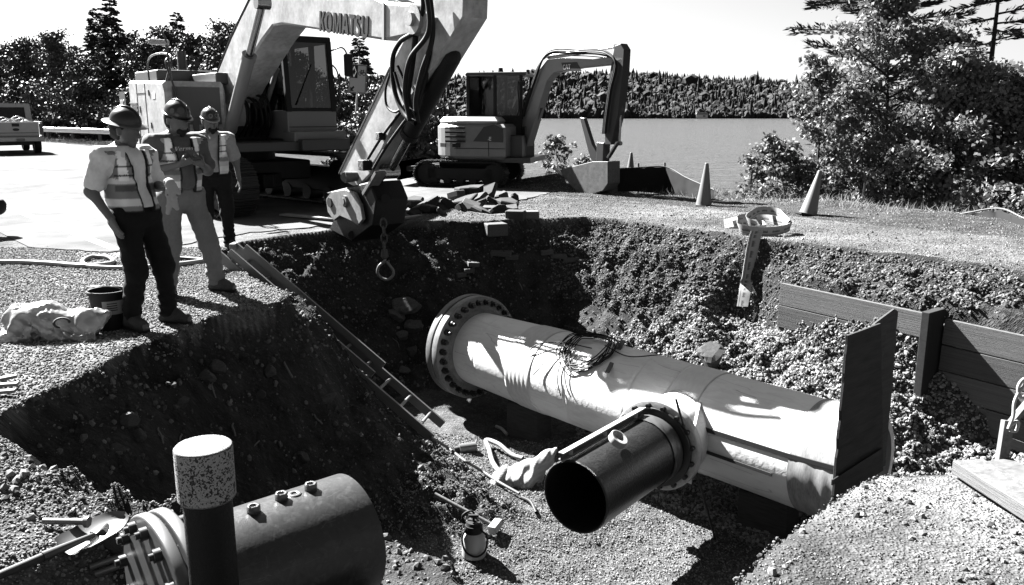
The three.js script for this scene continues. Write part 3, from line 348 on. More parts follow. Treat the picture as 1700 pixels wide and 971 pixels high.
  // valve block and plumbing at the boom foot
  mesh('boom_foot_bracket', [bx(.9, .5, .12, .1, 1.5, .42), bx(.9, .5, .12, .1, 1.5, -.42), bx(.5, .25, .8, .3, 1.3, 0)], greaseMat, t);
  mesh('valve_hoses', Array.from({ length: 8 }, (_, i) => tube([V(.55, 1.25, -.36 + i * .1), V(.78 + .16 * hash2(i, 3), 1.5 + .1 * hash2(i, 5), -.36 + i * .1 + .1 * (hash2(i, 7) - .5)), V(.7 + .14 * hash2(i, 9), 1.8 + .16 * hash2(i, 11), -.3 + i * .08), V(.35, 1.9 + .1 * hash2(i, 13), -.25 + i * .07)], .022, 18, 6)), rubber, t);
  // stick
  const SW = .17, sp = [[648, 108], [672, 62], [705, 8], [716, -34], [748, -46], [770, -8], [769, 28], [724, 104], [662, 188], [614, 290], [592, 312], [568, 300], [562, 284]].map(([x, y]) => H(x, y, SW));
  const stick = mesh('stick', plate(sp, 2 * SW, -SW, .02), paintY, t);
  { const a = H(648, 112, SW), b = H(563, 288, SW); mesh('stick_edge', [beam(V(a[0], a[1], 0), V(b[0], b[1], 0), .36, .03, V(1, 0, 0))], paintDark, stick); }
  { const a = H(560, -40, 0), b = H(738, -10, 0); cylinder(t, V(a[0], a[1] + .35, 0), V(b[0], b[1], 0), .6, .11, .065, paintDark, chrome); }
  // bucket cylinder down the front of the stick with hoses
  { const w = 0, a = H(742, 96, w), b = H(642, 284, w); const o = cylinder(t, V(a[0] + .1, a[1], w), V(b[0] + .08, b[1], w), .66, .11, .06, greaseMat, chrome); }
  { const mk = (pts, rr, w) => tube(pts.map(([x, y, q = w]) => { const c = H(x, y, q); return V(c[0], c[1], q); }), rr, 44, 7);
    mesh('stick_hoses', [mk([[700, -30], [702, 14], [690, 50], [664, 70], [652, 96], [655, 150], [672, 190], [690, 205]], .03, .3), mk([[712, -25], [718, 60], [700, 120], [690, 170], [694, 205]], .03, .26), mk([[706, -25], [712, 50], [680, 100], [672, 150], [680, 200]], .03, .34), mk([[648, 120], [640, 150], [642, 175], [655, 186], [668, 180]], .016, .24), mk([[655, 120], [664, 150], [676, 176], [690, 190]], .02, .3), mk([[660, 110], [676, 150], [684, 196]], .022, .22), mk([[720, 40], [716, 90], [700, 150], [686, 200]], .035, .16), mk([[690, 60], [684, 110], [678, 150], [676, 200]], .035, .24)], rubber, stick);
    mesh('stick_pipe', [mk([[668, 182], [632, 230], [612, 262], [604, 275]], .02, .2), mk([[680, 190], [640, 246], [620, 280]], .02, .22)], rubber, stick);
    const v = H(632, 226, .22), u = H(606, 274, .24); mesh('pipe_clamp', [bx(.1, .1, .1, v[0], v[1], .22)], greaseMat, stick); mesh('pipe_clamp', [bx(.16, .14, .14, u[0], u[1], .24)], greaseMat, stick); }
  // linkage and quick coupler
  { const c = (x, y, w = 0) => { const q = H(x, y, w); return V(q[0], q[1], w); };
    mesh('coupler_link', [beam(c(632, 286, .2), c(610, 322, .2), .05, .16, V(0, 0, 1)), beam(c(632, 286, -.2), c(610, 322, -.2), .05, .16, V(0, 0, 1)), bar(c(574, 294, -.3), c(574, 294, .34), .07, .07, 18), bar(c(600, 292, .1), c(572, 294, .34), .06, .08, 14)], mat(.3, .5, { map: rep(T.blotch, 2) }), t);
    const k = mesh('quick_coupler', [plate([[543, 330], [552, 318], [575, 314], [590, 320], [600, 340], [604, 364], [596, 374], [584, 366], [566, 358], [556, 366], [546, 352]].map(([x, y]) => H(x, y, .3)), .05, .27, .008)], mat(.4, .5, { map: rep(T.blotch, 1.5) }), t);
    mesh('coupler_body', [plate([[568, 318], [640, 300], [652, 330], [646, 372], [610, 398], [572, 378], [590, 340]].map(([x, y]) => H(x, y, 0)), .5, -.25, .02), bar(c(585, 390, -.22), c(585, 390, .26), .06), bar(c(640, 330, -.3), c(640, 330, .3), .06)], greaseMat, k);
    const p = c(573, 334, .33); mesh('pin', [cy(.085, .085, .06, p.x, p.y, p.z, Math.PI / 2, 0, 20), cy(.05, .05, .09, p.x, p.y, p.z, Math.PI / 2, 0, 16)], mat(.25, .5), k); const q = c(548, 336, .325); mesh('pin_hole', [cy(.07, .07, .03, q.x, q.y, q.z, Math.PI / 2, 0, 20)], rubber, k); }
  // lifting chain and hook
  const toW = (v) => v.clone().applyAxisAngle(V(0, 1, 0), t.rotation.y).add(pos); const hk = H(637, 376, .18), top = toW(V(hk[0], hk[1] + .1, .18));
  const ch = thing('lifting_hook', 'steel lifting chain and hook dangling below the excavator coupler', 'hook', top.clone());
  const S = 9.6 / 1387; for (let k = 0; k < 4; k++) { const g = new THREE.TorusGeometry(.055, .016, 8, 18); g.scale(.72, 1.15, 1); if (k % 2) g.rotateY(Math.PI / 2); g.translate(0, -.06 - k * .1, 0); mesh('chain_link', g, mat(.1, .5, { metalness: .3 }), ch); }
  mesh('swivel', [cy(.04, .055, .1, 0, -.46, 0), sph(.045, 0, -.5, 0)], mat(.08, .5), ch);
  mesh('hook', (() => { const pts = [[0, -.5], [.0, -.56], [-.08, -.64], [-.1, -.72], [-.05, -.8], [.03, -.82], [.1, -.77], [.11, -.7], [.08, -.65], [.02, -.57]].map(([a, b]) => V(a, b, 0)); return tube(pts, .02, 50, 8); })(), mat(.22, .45, { metalness: .3 }), ch);
}
// ------------------------------------------------------------------ compact excavator by the lake
{
  const pos = V(-.45, 0, -20), phi = 76 * R; pos.y = .03;
  const { t, hit } = machine('compact_excavator', 'small grey cabbed excavator parked on the lakeside verge, bucket on the ground', pos, phi), BH = 38 * R, fw = V(Math.sin(phi), 0, Math.cos(phi)), piv = pos.clone().addScaledVector(fw, .8), br = V(-Math.cos(BH), 0, Math.sin(BH)), bf = V(Math.sin(BH), 0, Math.cos(BH)); // the boom is slewed toward the pit on its swing bracket
  const H = (x, y, w = 0) => { const q = onPlane(x, y, piv.clone().addScaledVector(br, w), br).sub(piv); return [q.dot(bf), q.y]; }, P3 = (x, y, w = 0) => { const q = H(x, y, w); return V(q[0], q[1], w); }, boomParts = [];
  const body = mat(.27, .4, { map: rep(T.fine, 1) }), bodyDark = mat(.045, .4), pale = mat(.6, .35);
  const tr = track(t, 2.15, .56, .4, .79, 40, greaseMat, rubber), tl = track(t, 2.15, .56, .4, -.79, 40, greaseMat, rubber);
  tr.position.x = tl.position.x = -.55;
  mesh('undercarriage', [bx(1.3, .3, 1.2, -.5, .4, 0), cy(.4, .4, .2, -.45, .6, 0)], greaseMat, t);
  mesh('dozer_blade', [(() => { const g = plate([[0, 0], [.06, 0], [.1, .2], [.06, .42], [0, .42], [.03, .2]], 1.9, -.95, .01); g.scale(-1, 1, 1); g.translate(-2.0, .12, 0); return g; })(), beam(V(-2.0, .35, .45), V(-.9, .42, .4), .12, .12), beam(V(-2.0, .35, -.45), V(-.9, .42, -.4), .12, .12)], bodyDark, t);
  // house: rounded counterweight shell
  const shell = mesh('rear_shell', [(() => { const pts = []; for (let i = 0; i <= 16; i++) { const a = Math.PI / 2 + i / 16 * Math.PI; pts.push([-.45 + Math.cos(a) * .85, Math.sin(a) * .95]); } pts.push([.55, -.95], [.62, 0], [.55, .95]); const g = plate(pts, .78, 0, .07); g.rotateX(-Math.PI / 2); g.translate(0, .62, 0); return g; })()], body, t);
  mesh('upper_hood', [(() => { const pts = []; for (let i = 0; i <= 16; i++) { const a = Math.PI / 2 + i / 16 * Math.PI; pts.push([-.45 + Math.cos(a) * .8, Math.sin(a) * .9]); } pts.push([.35, -.9], [.35, .9]); const g = plate(pts, .2, 0, .09); g.rotateX(-Math.PI / 2); g.translate(0, 1.36, 0); return g; })()], pale, shell);
  mesh('vent_grille', [0, 1, 2, 3].map((k) => bx(.5, .045, .02, -.62, 1.32 - k * .1, .965, 0, -.14)), rubber, shell); mesh('lower_vent', [bx(.2, .09, .02, -.95, .93, .84, 0, -.6), bx(.2, .09, .02, -.6, .93, .955, 0, -.18)], rubber, shell);
  { const g = textG('305E', .085, .006); g.rotateY(-.02); g.translate(.1, 1.08, .955); const h = textG('CAT', .07, .006); h.rotateY(-.25); h.translate(-.72, 1.4, .94); mesh('model_lettering', [g, h], mat(.7, .4), shell); }
  mesh('accent_panel', (() => { const g = plate([[-.2, 1.02], [.5, 1.0], [.5, 1.3], [.3, 1.4], [.05, 1.34]], .01, 0, 0); g.translate(0, 0, .952); return g; })(), bodyDark, shell);
  mesh('panel_seam', [bx(.012, .62, .012, .16, 1.0, .953, 0, 0, 0, 0), bx(1.2, .012, .012, -.05, .86, .953, 0, 0, 0, 0)], letterMat, shell); mesh('hand_rail', tube([V(.62, 1.5, .3), V(.7, 1.7, .32), V(.68, 2.2, .3), V(.66, 2.35, .2)], .014, 20, 6), rubber, t); mesh('tail_reflector', bx(.03, .08, .14, -1.28, 1.0, .25), mat(.8, .3), shell);
  mesh('platform', [bx(2.0, .12, 1.7, .1, .6, 0), bx(.6, .5, .5, .55, .9, .35)], bodyDark, t);
  // cab: posts, roof, panes, seat
  const cab = new THREE.Group(); cab.name = 'cab'; t.add(cab); const c0 = -.55, c1 = .72, z0 = -.86, z1 = .16, top = 2.52;
  mesh('cab_roof', [bx(c1 - c0 + .18, .09, z1 - z0 + .08, (c0 + c1) / 2 + .03, top, (z0 + z1) / 2, 0, 0, 0, .03)], bodyDark, cab); mesh('cab_frame', [...[[c0, z0], [c0, z1], [c1, z0], [c1, z1], [.1, z1], [.1, z0]].map(([a, b]) => bx(.07, 1.0, .07, a, 2.0, b)), bx(1.3, .08, .06, (c0 + c1) / 2, 1.55, z1), bx(1.3, .08, .06, (c0 + c1) / 2, 1.55, z0), bx(.06, .08, 1, c0, 1.55, -.35), bx(1.3, .7, .05, (c0 + c1) / 2, 1.2, z1), bx(.08, 1.0, .06, c1 - .1, 1.0, z1)], rubber, cab);
  mesh('window_pane', [bx(.6, .9, .006, -.22, 2.02, z1, 0, 0, 0, 0), bx(.58, .9, .006, .42, 2.02, z1, 0, 0, 0, 0), bx(.006, .9, .95, c0, 2.02, -.35, 0, 0, 0, 0)], glass, cab); mesh('operator_seat', [bx(.4, .14, .45, .0, 1.5, -.35), bx(.14, .7, .45, -.2, 1.85, -.35), bx(.1, .2, .25, -.22, 2.28, -.35)], rubber, cab); mesh('roof_lamp', [bx(.06, .1, .12, c1 + .1, top + .05, -.1), cy(.05, .07, .12, .1, top + .1, -.35), bx(.14, .1, .04, c1 + .05, 2.3, z1 + .12)], rubber, cab);
  // boom, stick, bucket from the outline of the photograph
  const bw = .1, n0 = t.children.length; const boom = mesh('boom', [plate([[852, 240], [862, 205], [880, 158], [893, 118], [908, 99], [930, 96], [985, 98], [1020, 92], [1034, 96], [1030, 108], [1008, 108], [960, 113], [920, 121], [908, 134], [895, 175], [880, 225], [872, 250]].map(([x, y]) => H(x, y, bw)), 2 * bw, -bw, .012)], body, t);
  { const c = H(941, 111, bw), g = textG('CAT', .1, .006); g.rotateZ(.02); g.translate(c[0], c[1], bw + .002); mesh('lettering', g, mat(.7, .4), boom); const p = plate([[932, 104], [958, 103], [966, 118], [936, 119]].map(([x, y]) => H(x, y, bw)), .004, bw, 0); mesh('decal', p, letterMat, boom); }
  { mesh('swing_bracket', [bx(.3, .5, .3, 0, .75, 0), bar(V(0, .5, 0), V(0, 1.05, 0), .11), bx(.24, .5, .26, .02, 1.1, 0)], bodyDark, t); }
  const stick = mesh('stick', [plate([[1020, 76], [1030, 72], [1036, 82], [1034, 120], [1026, 190], [1014, 240], [1004, 240], [1003, 190], [1012, 120], [1016, 96]].map(([x, y]) => H(x, y, bw)), 2 * bw, -bw, .012)], mat(.05, .5), t);
  cylinder(t, P3(912, 94, 0), P3(1024, 78, 0), .55, .055, .028, bodyDark, chrome); cylinder(t, P3(874, 248, 0), P3(914, 128, 0), .6, .06, .03, bodyDark, chrome); cylinder(t, P3(1034, 96, 0), P3(1028, 238, 0), .62, .05, .028, bodyDark, chrome);
  mesh('hoses', [[.12, 0], [.16, 3], [-.12, -3], [.14, 6]].map(([w, o]) => tube([[866, 196], [884, 140], [905, 97 - o], [960, 92 - o], [1004, 95 - o], [1020, 104 + o], [1012, 150], [1006, 190], [1002, 225]].map(([x, y]) => P3(x + o * .6, y - 3, w)), .02, 50, 6)), rubber, boom);
  { const link = mesh('bucket_link', [beam(P3(1026, 236, .12), P3(1010, 262, .12), .04, .09, V(0, 0, 1)), beam(P3(1026, 236, -.12), P3(1010, 262, -.12), .04, .09, V(0, 0, 1)), beam(P3(1002, 236, 0), P3(1000, 285, 0), .22, .2, V(0, 0, 1)), plate([[965, 195], [972, 196], [986, 240], [1004, 272], [996, 282], [982, 262]].map(([x, y]) => H(x, y, 0)), .1, -.05, .01)], bodyDark, t); }
  const o = [[930, 282], [985, 268], [1010, 268], [1010, 304], [1002, 316], [984, 322], [964, 321], [950, 309], [938, 295]].map(([x, y]) => H(x, y, .16)); const bk = mesh('bucket', [plate(o, .03, .15, .006), plate(o, .03, -.18, .006), ...o.slice(2).map((a, i, q) => i + 1 < q.length ? beam(V(a[0], a[1], 0), V(q[i + 1][0], q[i + 1][1], 0), .32, .025, V((a[1] - q[i + 1][1]) || .01, (q[i + 1][0] - a[0]), 0)) : null).filter(Boolean)], mat(.2, .6, { map: rep(T.blotch, 2) }), t);
  for (let k = 0; k < 4; k++) { const a = P3(934, 290, -.14 + k * .093), e = P3(921, 280, -.14 + k * .093); mesh('bucket_tooth', beam(a, e, .05, .04), mat(.4, .4), bk); }
  { const M = new THREE.Matrix4().makeTranslation(.8, 0, 0).multiply(new THREE.Matrix4().makeRotationY(-(phi - BH) * 1)); for (const c of t.children.slice(n0)) c.traverse((o) => o.geometry?.applyMatrix4(M)); }
}
// ------------------------------------------------------------------ people: distance fields meshed by surface nets
const sdCap = (p, q) => { const [a, b, ra, rb] = q, abx = b.x - a.x, aby = b.y - a.y, abz = b.z - a.z, t = clamp(((p.x - a.x) * abx + (p.y - a.y) * aby + (p.z - a.z) * abz) / (abx * abx + aby * aby + abz * abz + 1e-9), 0, 1); return Math.hypot(p.x - a.x - abx * t, p.y - a.y - aby * t, p.z - a.z - abz * t) - (ra + (rb - ra) * t); };
const sdEll = (p, q) => { const [c, r] = q, x = (p.x - c.x) / r.x, y = (p.y - c.y) / r.y, z = (p.z - c.z) / r.z, k = Math.hypot(x, y, z), k2 = Math.hypot(x / r.x, y / r.y, z / r.z); return k2 < 1e-6 ? -Math.min(r.x, r.y, r.z) : k * (k - 1) / k2; };
const smin = (a, b, k) => { const h = Math.max(k - Math.abs(a - b), 0) / k; return Math.min(a, b) - h * h * k * .25; };
const field = (prims, k = .04) => (p) => { let d = 1e3; for (const q of prims) d = smin(d, q.length === 2 ? sdEll(p, q) : sdCap(p, q), k); return d; };
function nets(f, lo, hi, cell) { // naive surface nets -> BufferGeometry
  const nx = Math.ceil((hi.x - lo.x) / cell) + 1, ny = Math.ceil((hi.y - lo.y) / cell) + 1, nz = Math.ceil((hi.z - lo.z) / cell) + 1, v = new Float32Array(nx * ny * nz), id = (i, j, k) => (k * ny + j) * nx + i, p = V();
  for (let k = 0; k < nz; k++) for (let j = 0; j < ny; j++) for (let i = 0; i < nx; i++) { p.set(lo.x + i * cell, lo.y + j * cell, lo.z + k * cell); v[id(i, j, k)] = f(p); }
  const vi = new Int32Array(nx * ny * nz).fill(-1), P = [], I = [];
  for (let k = 0; k < nz - 1; k++) for (let j = 0; j < ny - 1; j++) for (let i = 0; i < nx - 1; i++) {
    let n = 0, sx = 0, sy = 0, sz = 0, m = 0; const c = []; for (let q = 0; q < 8; q++) { const d = v[id(i + (q & 1), j + (q >> 1 & 1), k + (q >> 2))]; c.push(d); if (d < 0) m |= 1 << q; }
    if (m === 0 || m === 255) continue;
    for (let a = 0; a < 8; a++) for (let b = 0; b < 3; b++) { if (a >> b & 1) continue; const e = a | 1 << b; if ((c[a] < 0) === (c[e] < 0)) continue; const t = c[a] / (c[a] - c[e]); sx += (a & 1) + (b === 0 ? t : 0); sy += (a >> 1 & 1) + (b === 1 ? t : 0); sz += (a >> 2) + (b === 2 ? t : 0); n++; }
    vi[id(i, j, k)] = P.length / 3; P.push(lo.x + (i + sx / n) * cell, lo.y + (j + sy / n) * cell, lo.z + (k + sz / n) * cell);
  }
  const quad = (a, b, c, d, flip) => { if (a < 0 || b < 0 || c < 0 || d < 0) return; flip ? I.push(a, c, b, a, d, c) : I.push(a, b, c, a, c, d); };
  for (let k = 1; k < nz - 1; k++) for (let j = 1; j < ny - 1; j++) for (let i = 1; i < nx - 1; i++) {
    const s = v[id(i, j, k)] < 0;
    if (s !== v[id(i + 1, j, k)] < 0) quad(vi[id(i, j - 1, k - 1)], vi[id(i, j, k - 1)], vi[id(i, j, k)], vi[id(i, j - 1, k)], !s);
    if (s !== v[id(i, j + 1, k)] < 0) quad(vi[id(i - 1, j, k - 1)], vi[id(i - 1, j, k)], vi[id(i, j, k)], vi[id(i, j, k - 1)], !s);
    if (s !== v[id(i, j, k + 1)] < 0) quad(vi[id(i - 1, j - 1, k)], vi[id(i, j - 1, k)], vi[id(i, j, k)], vi[id(i - 1, j, k)], !s);
  }
  const g = new THREE.BufferGeometry(); g.setAttribute('position', new THREE.Float32BufferAttribute(P, 3)); g.setAttribute('uv', new THREE.Float32BufferAttribute(new Float32Array(P.length / 3 * 2).map((_, i) => i % 2 ? P[(i >> 1) * 3 + 1] : P[(i >> 1) * 3] + P[(i >> 1) * 3 + 2]), 2)); g.setIndex(I); g.computeVertexNormals(); return g;
}
const n3 = (p, s, o = 0) => vnoise(p.x * s + p.z * s * .73 + o, p.y * s + p.z * s * .41 - o) - .5;
const L2 = (a, b, t) => a.clone().lerp(b, t);
function hand(w, dir, palmN, side, curl) { // wrist, pointing direction, palm normal, +1 thumb on u side
  const u = dir.clone().cross(palmN).normalize().multiplyScalar(side), pr = [], m = w.clone().addScaledVector(dir, .05);
  for (const k of [-1.4, -.4, .5, 1.4]) pr.push([w.clone().addScaledVector(dir, .005).addScaledVector(u, k * .012), w.clone().addScaledVector(dir, .085).addScaledVector(u, k * .019), .017, .012]);
  const len = { '-1.4': .06, '-0.4': .078, '0.5': .084, '1.4': .075 };
  for (const k of [-1.4, -.4, .5, 1.4]) { let a = w.clone().addScaledVector(dir, .088).addScaledVector(u, k * .021), d = dir.clone(); const L = len[String(k)]; for (let s = 0; s < 3; s++) { d = d.clone().addScaledVector(palmN, curl * (.5 + s * .3)).normalize(); const b = a.clone().addScaledVector(d, L * [.45, .32, .25][s]); pr.push([a, b, .0098 - s * .0008, .009 - s * .0008]); a = b; } }
  let a = w.clone().addScaledVector(dir, .03).addScaledVector(u, .03), d = dir.clone().multiplyScalar(.7).addScaledVector(u, .6).addScaledVector(palmN, .35).normalize(); for (let s = 0; s < 2; s++) { const b = a.clone().addScaledVector(d, .04 - s * .008); pr.push([a, b, .0125 - s * .002, .0105 - s * .0015]); d = d.clone().addScaledVector(u, -.45).addScaledVector(palmN, curl * .6).normalize(); a = b; }
  return pr;
}
function person(o) {
  const { pos, turn, label, J, scale = 1 } = o, t = thing('person', label, 'person', pos, turn); t.scale.setScalar(scale);
  const skin = mat(o.skin ?? .13, .55), q = (n) => J[n];
  const chest = L2(q('waist'), q('neck'), .62);
  const body = [[q('hipL'), q('kneeL'), .085, .058], [q('kneeL'), q('ankleL'), .056, .04], [q('hipR'), q('kneeR'), .085, .058], [q('kneeR'), q('ankleR'), .056, .04], [q('hipL'), q('hipR'), .105, .105], [q('pelvis'), q('waist'), .125, .125], [q('waist'), chest, .13, .145], [L2(q('shL'), chest, .3), L2(q('shR'), chest, .3), .085, .085], [q('neck'), q('head'), .055, .055], [q('shL'), q('neck'), .06, .055], [q('shR'), q('neck'), .06, .055],
    [q('shL'), q('elL'), .056, .044], [q('elL'), q('wrL'), .043, .027], [q('shR'), q('elR'), .056, .044], [q('elR'), q('wrR'), .043, .027], [q('ankleL'), q('toeL'), .042, .035], [q('ankleR'), q('toeR'), .042, .035]];
  const bb = (prims, m) => { const lo = V(1e3, 1e3, 1e3), hi = V(-1e3, -1e3, -1e3); for (const w of prims) for (const a of w.length === 2 ? [w[0].clone().add(w[1]), w[0].clone().sub(w[1])] : [w[0], w[1]]) { const r = w.length === 2 ? 0 : Math.max(w[2], w[3]); lo.min(a.clone().subScalar(r + m)); hi.max(a.clone().addScalar(r + m)); } return [lo, hi]; };
  const go = (prims, k, cell, f = (d) => d, m = .05) => { const F = field(prims, k), [lo, hi] = bb(prims, m); return nets((p) => f(F(p), p), lo, hi, cell); };
  // head in its own frame: +z face, tilted
  const hq = new THREE.Quaternion().setFromEuler(new THREE.Euler(o.nod ?? 0, o.yaw ?? 0, 0)), hp = (x, y, z) => V(x, y, z).applyQuaternion(hq).add(q('head'));
  const head = [[hp(0, .035, -.012), hp(0, .02, .012), .088, .084], [hp(0, -.03, .02), hp(0, -.085, .052), .066, .036], [hp(-.03, -.05, .03), hp(.03, -.05, .03), .05, .05], [hp(0, .012, .088), hp(0, -.022, .112), .011, .016], [hp(-.013, -.03, .098), hp(.013, -.03, .098), .01, .01], [hp(-.04, .028, .076), hp(.04, .028, .076), .017, .017], [hp(-.022, -.062, .084), hp(.022, -.062, .084), .011, .011], [hp(0, -.098, .064), hp(0, -.1, .07), .02, .02], [hp(-.088, .012, -.01), hp(-.092, -.02, -.006), .014, .011], [hp(.088, .012, -.01), hp(.092, -.02, -.006), .014, .011], [q('neck'), hp(0, -.05, -.02), .056, .055]];
  const hands = [hand(q('wrL'), o.hdL, o.pnL, o.thL ?? 1, o.curlL ?? .35), hand(q('wrR'), o.hdR, o.pnR, o.thR ?? -1, o.curlR ?? .35)];
  mesh('body', [go(body, .05, .014), go(head, .022, .0055), ...hands.map((h) => go(h, .008, .0045, (d) => d, .012))], skin, t);
  mesh('eyes', [-1, 1].map((s) => { const e = hp(s * .033, .006, .079); return sph(.011, e.x, e.y, e.z, 1, .8, 1, 10); }), mat(.02, .2), t);
  mesh('hair', go([[hp(0, .04, -.02), hp(0, .0, -.03), .094, .09], [hp(0, -.04, -.045), hp(0, .02, -.04), .062, .08]], .03, .008, (d, p) => { const l = p.clone().sub(q('head')).applyQuaternion(hq.clone().invert()); return Math.max(d + .006 * n3(p, 60), l.z - .03 - .4 * Math.max(0, l.y), -(l.y + .075)); }), mat(.02, .8), t);
  if (o.beard) mesh('beard', go([[hp(-.03, -.07, .068), hp(.03, -.07, .068), .03, .03], [hp(0, -.09, .07), hp(0, -.11, .068), .03, .024]], .02, .006, (d, p) => d + .005 * n3(p, 80)), mat(.025, .9), t);
  // trousers
  const cloth = (g, rgh = .9) => mat(g, rgh, { map: rep(T.fine, 6) });
  const hemL = L2(q('kneeL'), q('ankleL'), .93), hemR = L2(q('kneeR'), q('ankleR'), .93), wide = o.baggy ?? .012;
  mesh('trousers', go([[q('hipL'), q('kneeL'), .112, .076 + wide], [q('kneeL'), hemL, .068 + wide, .062 + wide], [q('hipR'), q('kneeR'), .112, .076 + wide], [q('kneeR'), hemR, .068 + wide, .062 + wide], [q('hipL'), q('hipR'), .134, .134], [q('pelvis'), L2(q('pelvis'), q('waist'), .55), .152, .15]], .035, .0105, (d, p) => Math.max(d + .022 * n3(p, 11) + .016 * Math.abs(n3(p, 24, 5)) + .006 * Math.sin(p.y * 70 + 6 * n3(p, 9)) * (p.y < .32 ? 1 : .25), p.y - (q('waist').y - .07), -(p.y - .055))), cloth(o.trousers), t);
  // boots
  for (const s of ['L', 'R']) { const a = q('ankle' + s), e = q('toe' + s), f = e.clone().sub(a).setY(0).normalize(), heel = a.clone().addScaledVector(f, -.05).setY(.05); const b = mesh('boot', go([[a.clone().setY(.2), a.clone().setY(.09), .058, .058], [heel, e.clone().setY(.052).addScaledVector(f, -.02), .052, .048], [a.clone().setY(.1), e.clone().setY(.065).addScaledVector(f, -.06), .05, .045]], .03, .009, (d, p) => Math.max(d + .004 * n3(p, 40), -(p.y - .022))), mat(o.boots ?? .1, .75, { map: rep(T.blotch, 4) }), t);
    mesh('sole', go([[heel.clone().setY(.014), e.clone().setY(.014).addScaledVector(f, -.02), .056, .053]], .01, .009, (d, p) => Math.max(d, Math.abs(p.y - .012) - .014)), mat(.02, .8), b); }
  // shirt with short sleeves
  const slv = o.sleeve ?? .62, torso = [[q('pelvis'), q('waist'), .166, .154], [q('waist'), chest, .145 + (o.belly ?? 0), .158], [L2(q('shL'), chest, .3), L2(q('shR'), chest, .3), .1, .1], [q('shL'), L2(q('neck'), q('shL'), .3), .075, .066], [q('shR'), L2(q('neck'), q('shR'), .3), .075, .066]];
  if (o.belly) torso.push([q('waist').clone().add(V(0, .02, .05)), q('waist').clone().add(V(0, .1, .05)), .12 + o.belly, .12 + o.belly]);
  const sleeves = ['L', 'R'].map((s) => [q('sh' + s), L2(q('sh' + s), q('el' + s), slv), .078, .074]);
  const collar = q('neck').y + .03;
  mesh('shirt', go([...torso, ...sleeves], .04, .0115, (d, p) => Math.max(d - .008 + .024 * n3(p, 13) + .012 * n3(p, 30, 3), p.y - collar, -(p.y - q('pelvis').y - .035), .064 - Math.hypot(p.x - q('neck').x, p.z - q('neck').z - .012 - Math.max(0, q('neck').y + .02 - p.y) * .2) - Math.max(0, q('neck').y - .01 - p.y) * 4)), cloth(o.shirt), t);
  // open safety vest: base cloth, pale reflective tape, dark trim
  const vg = go(torso, .04, .0115, (d, p) => { const dd = d - .024 + .016 * n3(p, 13, 9) + .008 * n3(p, 30), open = (o.vestOpen ?? .03) + Math.max(0, p.y - q('waist').y - .05) * .1, front = p.z > q('waist').z + .02 ? open - Math.abs(p.x - q('waist').x) : -1, arm = Math.min(p.distanceTo(q('shL')), p.distanceTo(q('shR'))) ; const armx = .1 - Math.min(Math.hypot(p.y - q('shL').y + .05, p.z - q('shL').z), 1) ; return Math.max(dd, front, Math.abs(p.x - q('waist').x) > .165 ? armx + .02 : -1, p.y - q('neck').y + .005, -(p.y - q('pelvis').y), Math.abs(d) - .045 > 0 ? Math.abs(d) - .045 : -1); });
  { const P = vg.attributes.position, C = new Float32Array(P.count * 3), wy = q('waist').y, px = q('waist').x; for (let i = 0; i < P.count; i++) { const x = P.getX(i) - px, y = P.getY(i) - wy, z = P.getZ(i) - q('waist').z, ax = Math.abs(x), n = .85 + .3 * vnoise(x * 20, y * 20 + z * 9); let g = o.vest ?? .2; const open = (o.vestOpen ?? .03) + Math.max(0, y - .05) * .1; if (Math.abs(y + .06) < .028 || (Math.abs(y - .1) < .022 && ax > .05)) g = .95; if (Math.abs(ax - .125) < .024 && y > .1) g = 1.3; if ((z > 0 && ax < open + .018) || y < -.125 || Math.abs(Math.abs(y - .18) - .035) < .008 && z > .05 && ax > open) g = .02; if (z > .06 && y > .02 && y < .075 && ax > open + .02) g *= .45; g *= n * .42; C.set([g, g, g], i * 3); } vg.setAttribute('color', new THREE.BufferAttribute(C, 3)); }
  { const vm = new THREE.Mesh(vg, mat(1 / .34, .85, { vertexColors: true })); vm.name = 'safety_vest'; vm.castShadow = vm.receiveShadow = true; t.add(vm); }
  // hard hat
  const hat = new THREE.Group(); hat.name = 'hard_hat'; t.add(hat); const hc = hp(0, .072, -.006); hat.position.copy(hc); hat.quaternion.copy(hq).multiply(new THREE.Quaternion().setFromEuler(new THREE.Euler(o.hatTilt ?? .05, 0, 0)));
  const dome = []; for (let i = 0; i <= 14; i++) { const a = i / 14 * Math.PI / 2; dome.push([Math.sin(a) * .11 + .001, Math.cos(a) * .108]); } dome.push([.113, -.012]);
  const dg = lathe(dome, 40); dg.scale(.92, 1, 1.1); mesh('shell', [dg, tube([V(0, 0, -.123), V(0, .072, -.096), V(0, .11, -.028), V(0, .111, .028), V(0, .072, .096), V(0, 0, .123)], .009, 40, 8)], mat(o.hat ?? .03, .28), hat);
  if (o.fullBrim) { const b = lathe([[.108, -.006], [.135, -.01], [.16, -.018], [.164, -.022], [.156, -.024], [.108, -.016]], 44); b.scale(.92, 1, 1.08); mesh('brim', b, mat(o.brim ?? .2, .3), hat); }
  else { const s = new THREE.Shape(); s.absellipse(0, 0, .1, .168, 0, Math.PI); const g = new THREE.ExtrudeGeometry(s, { depth: .006, bevelEnabled: true, bevelSize: .004, bevelThickness: .003, bevelSegments: 1, curveSegments: 20 }); g.rotateX(Math.PI / 2); g.rotateX(.16); g.translate(0, -.006, .0); mesh('brim', g, mat(o.brim ?? .2, .3), hat); const b = lathe([[.106, -.004], [.122, -.012], [.12, -.018], [.106, -.016]], 40); b.scale(.92, 1, 1.1); mesh('rain_trough', b, mat(o.hat ?? .03, .3), hat); }
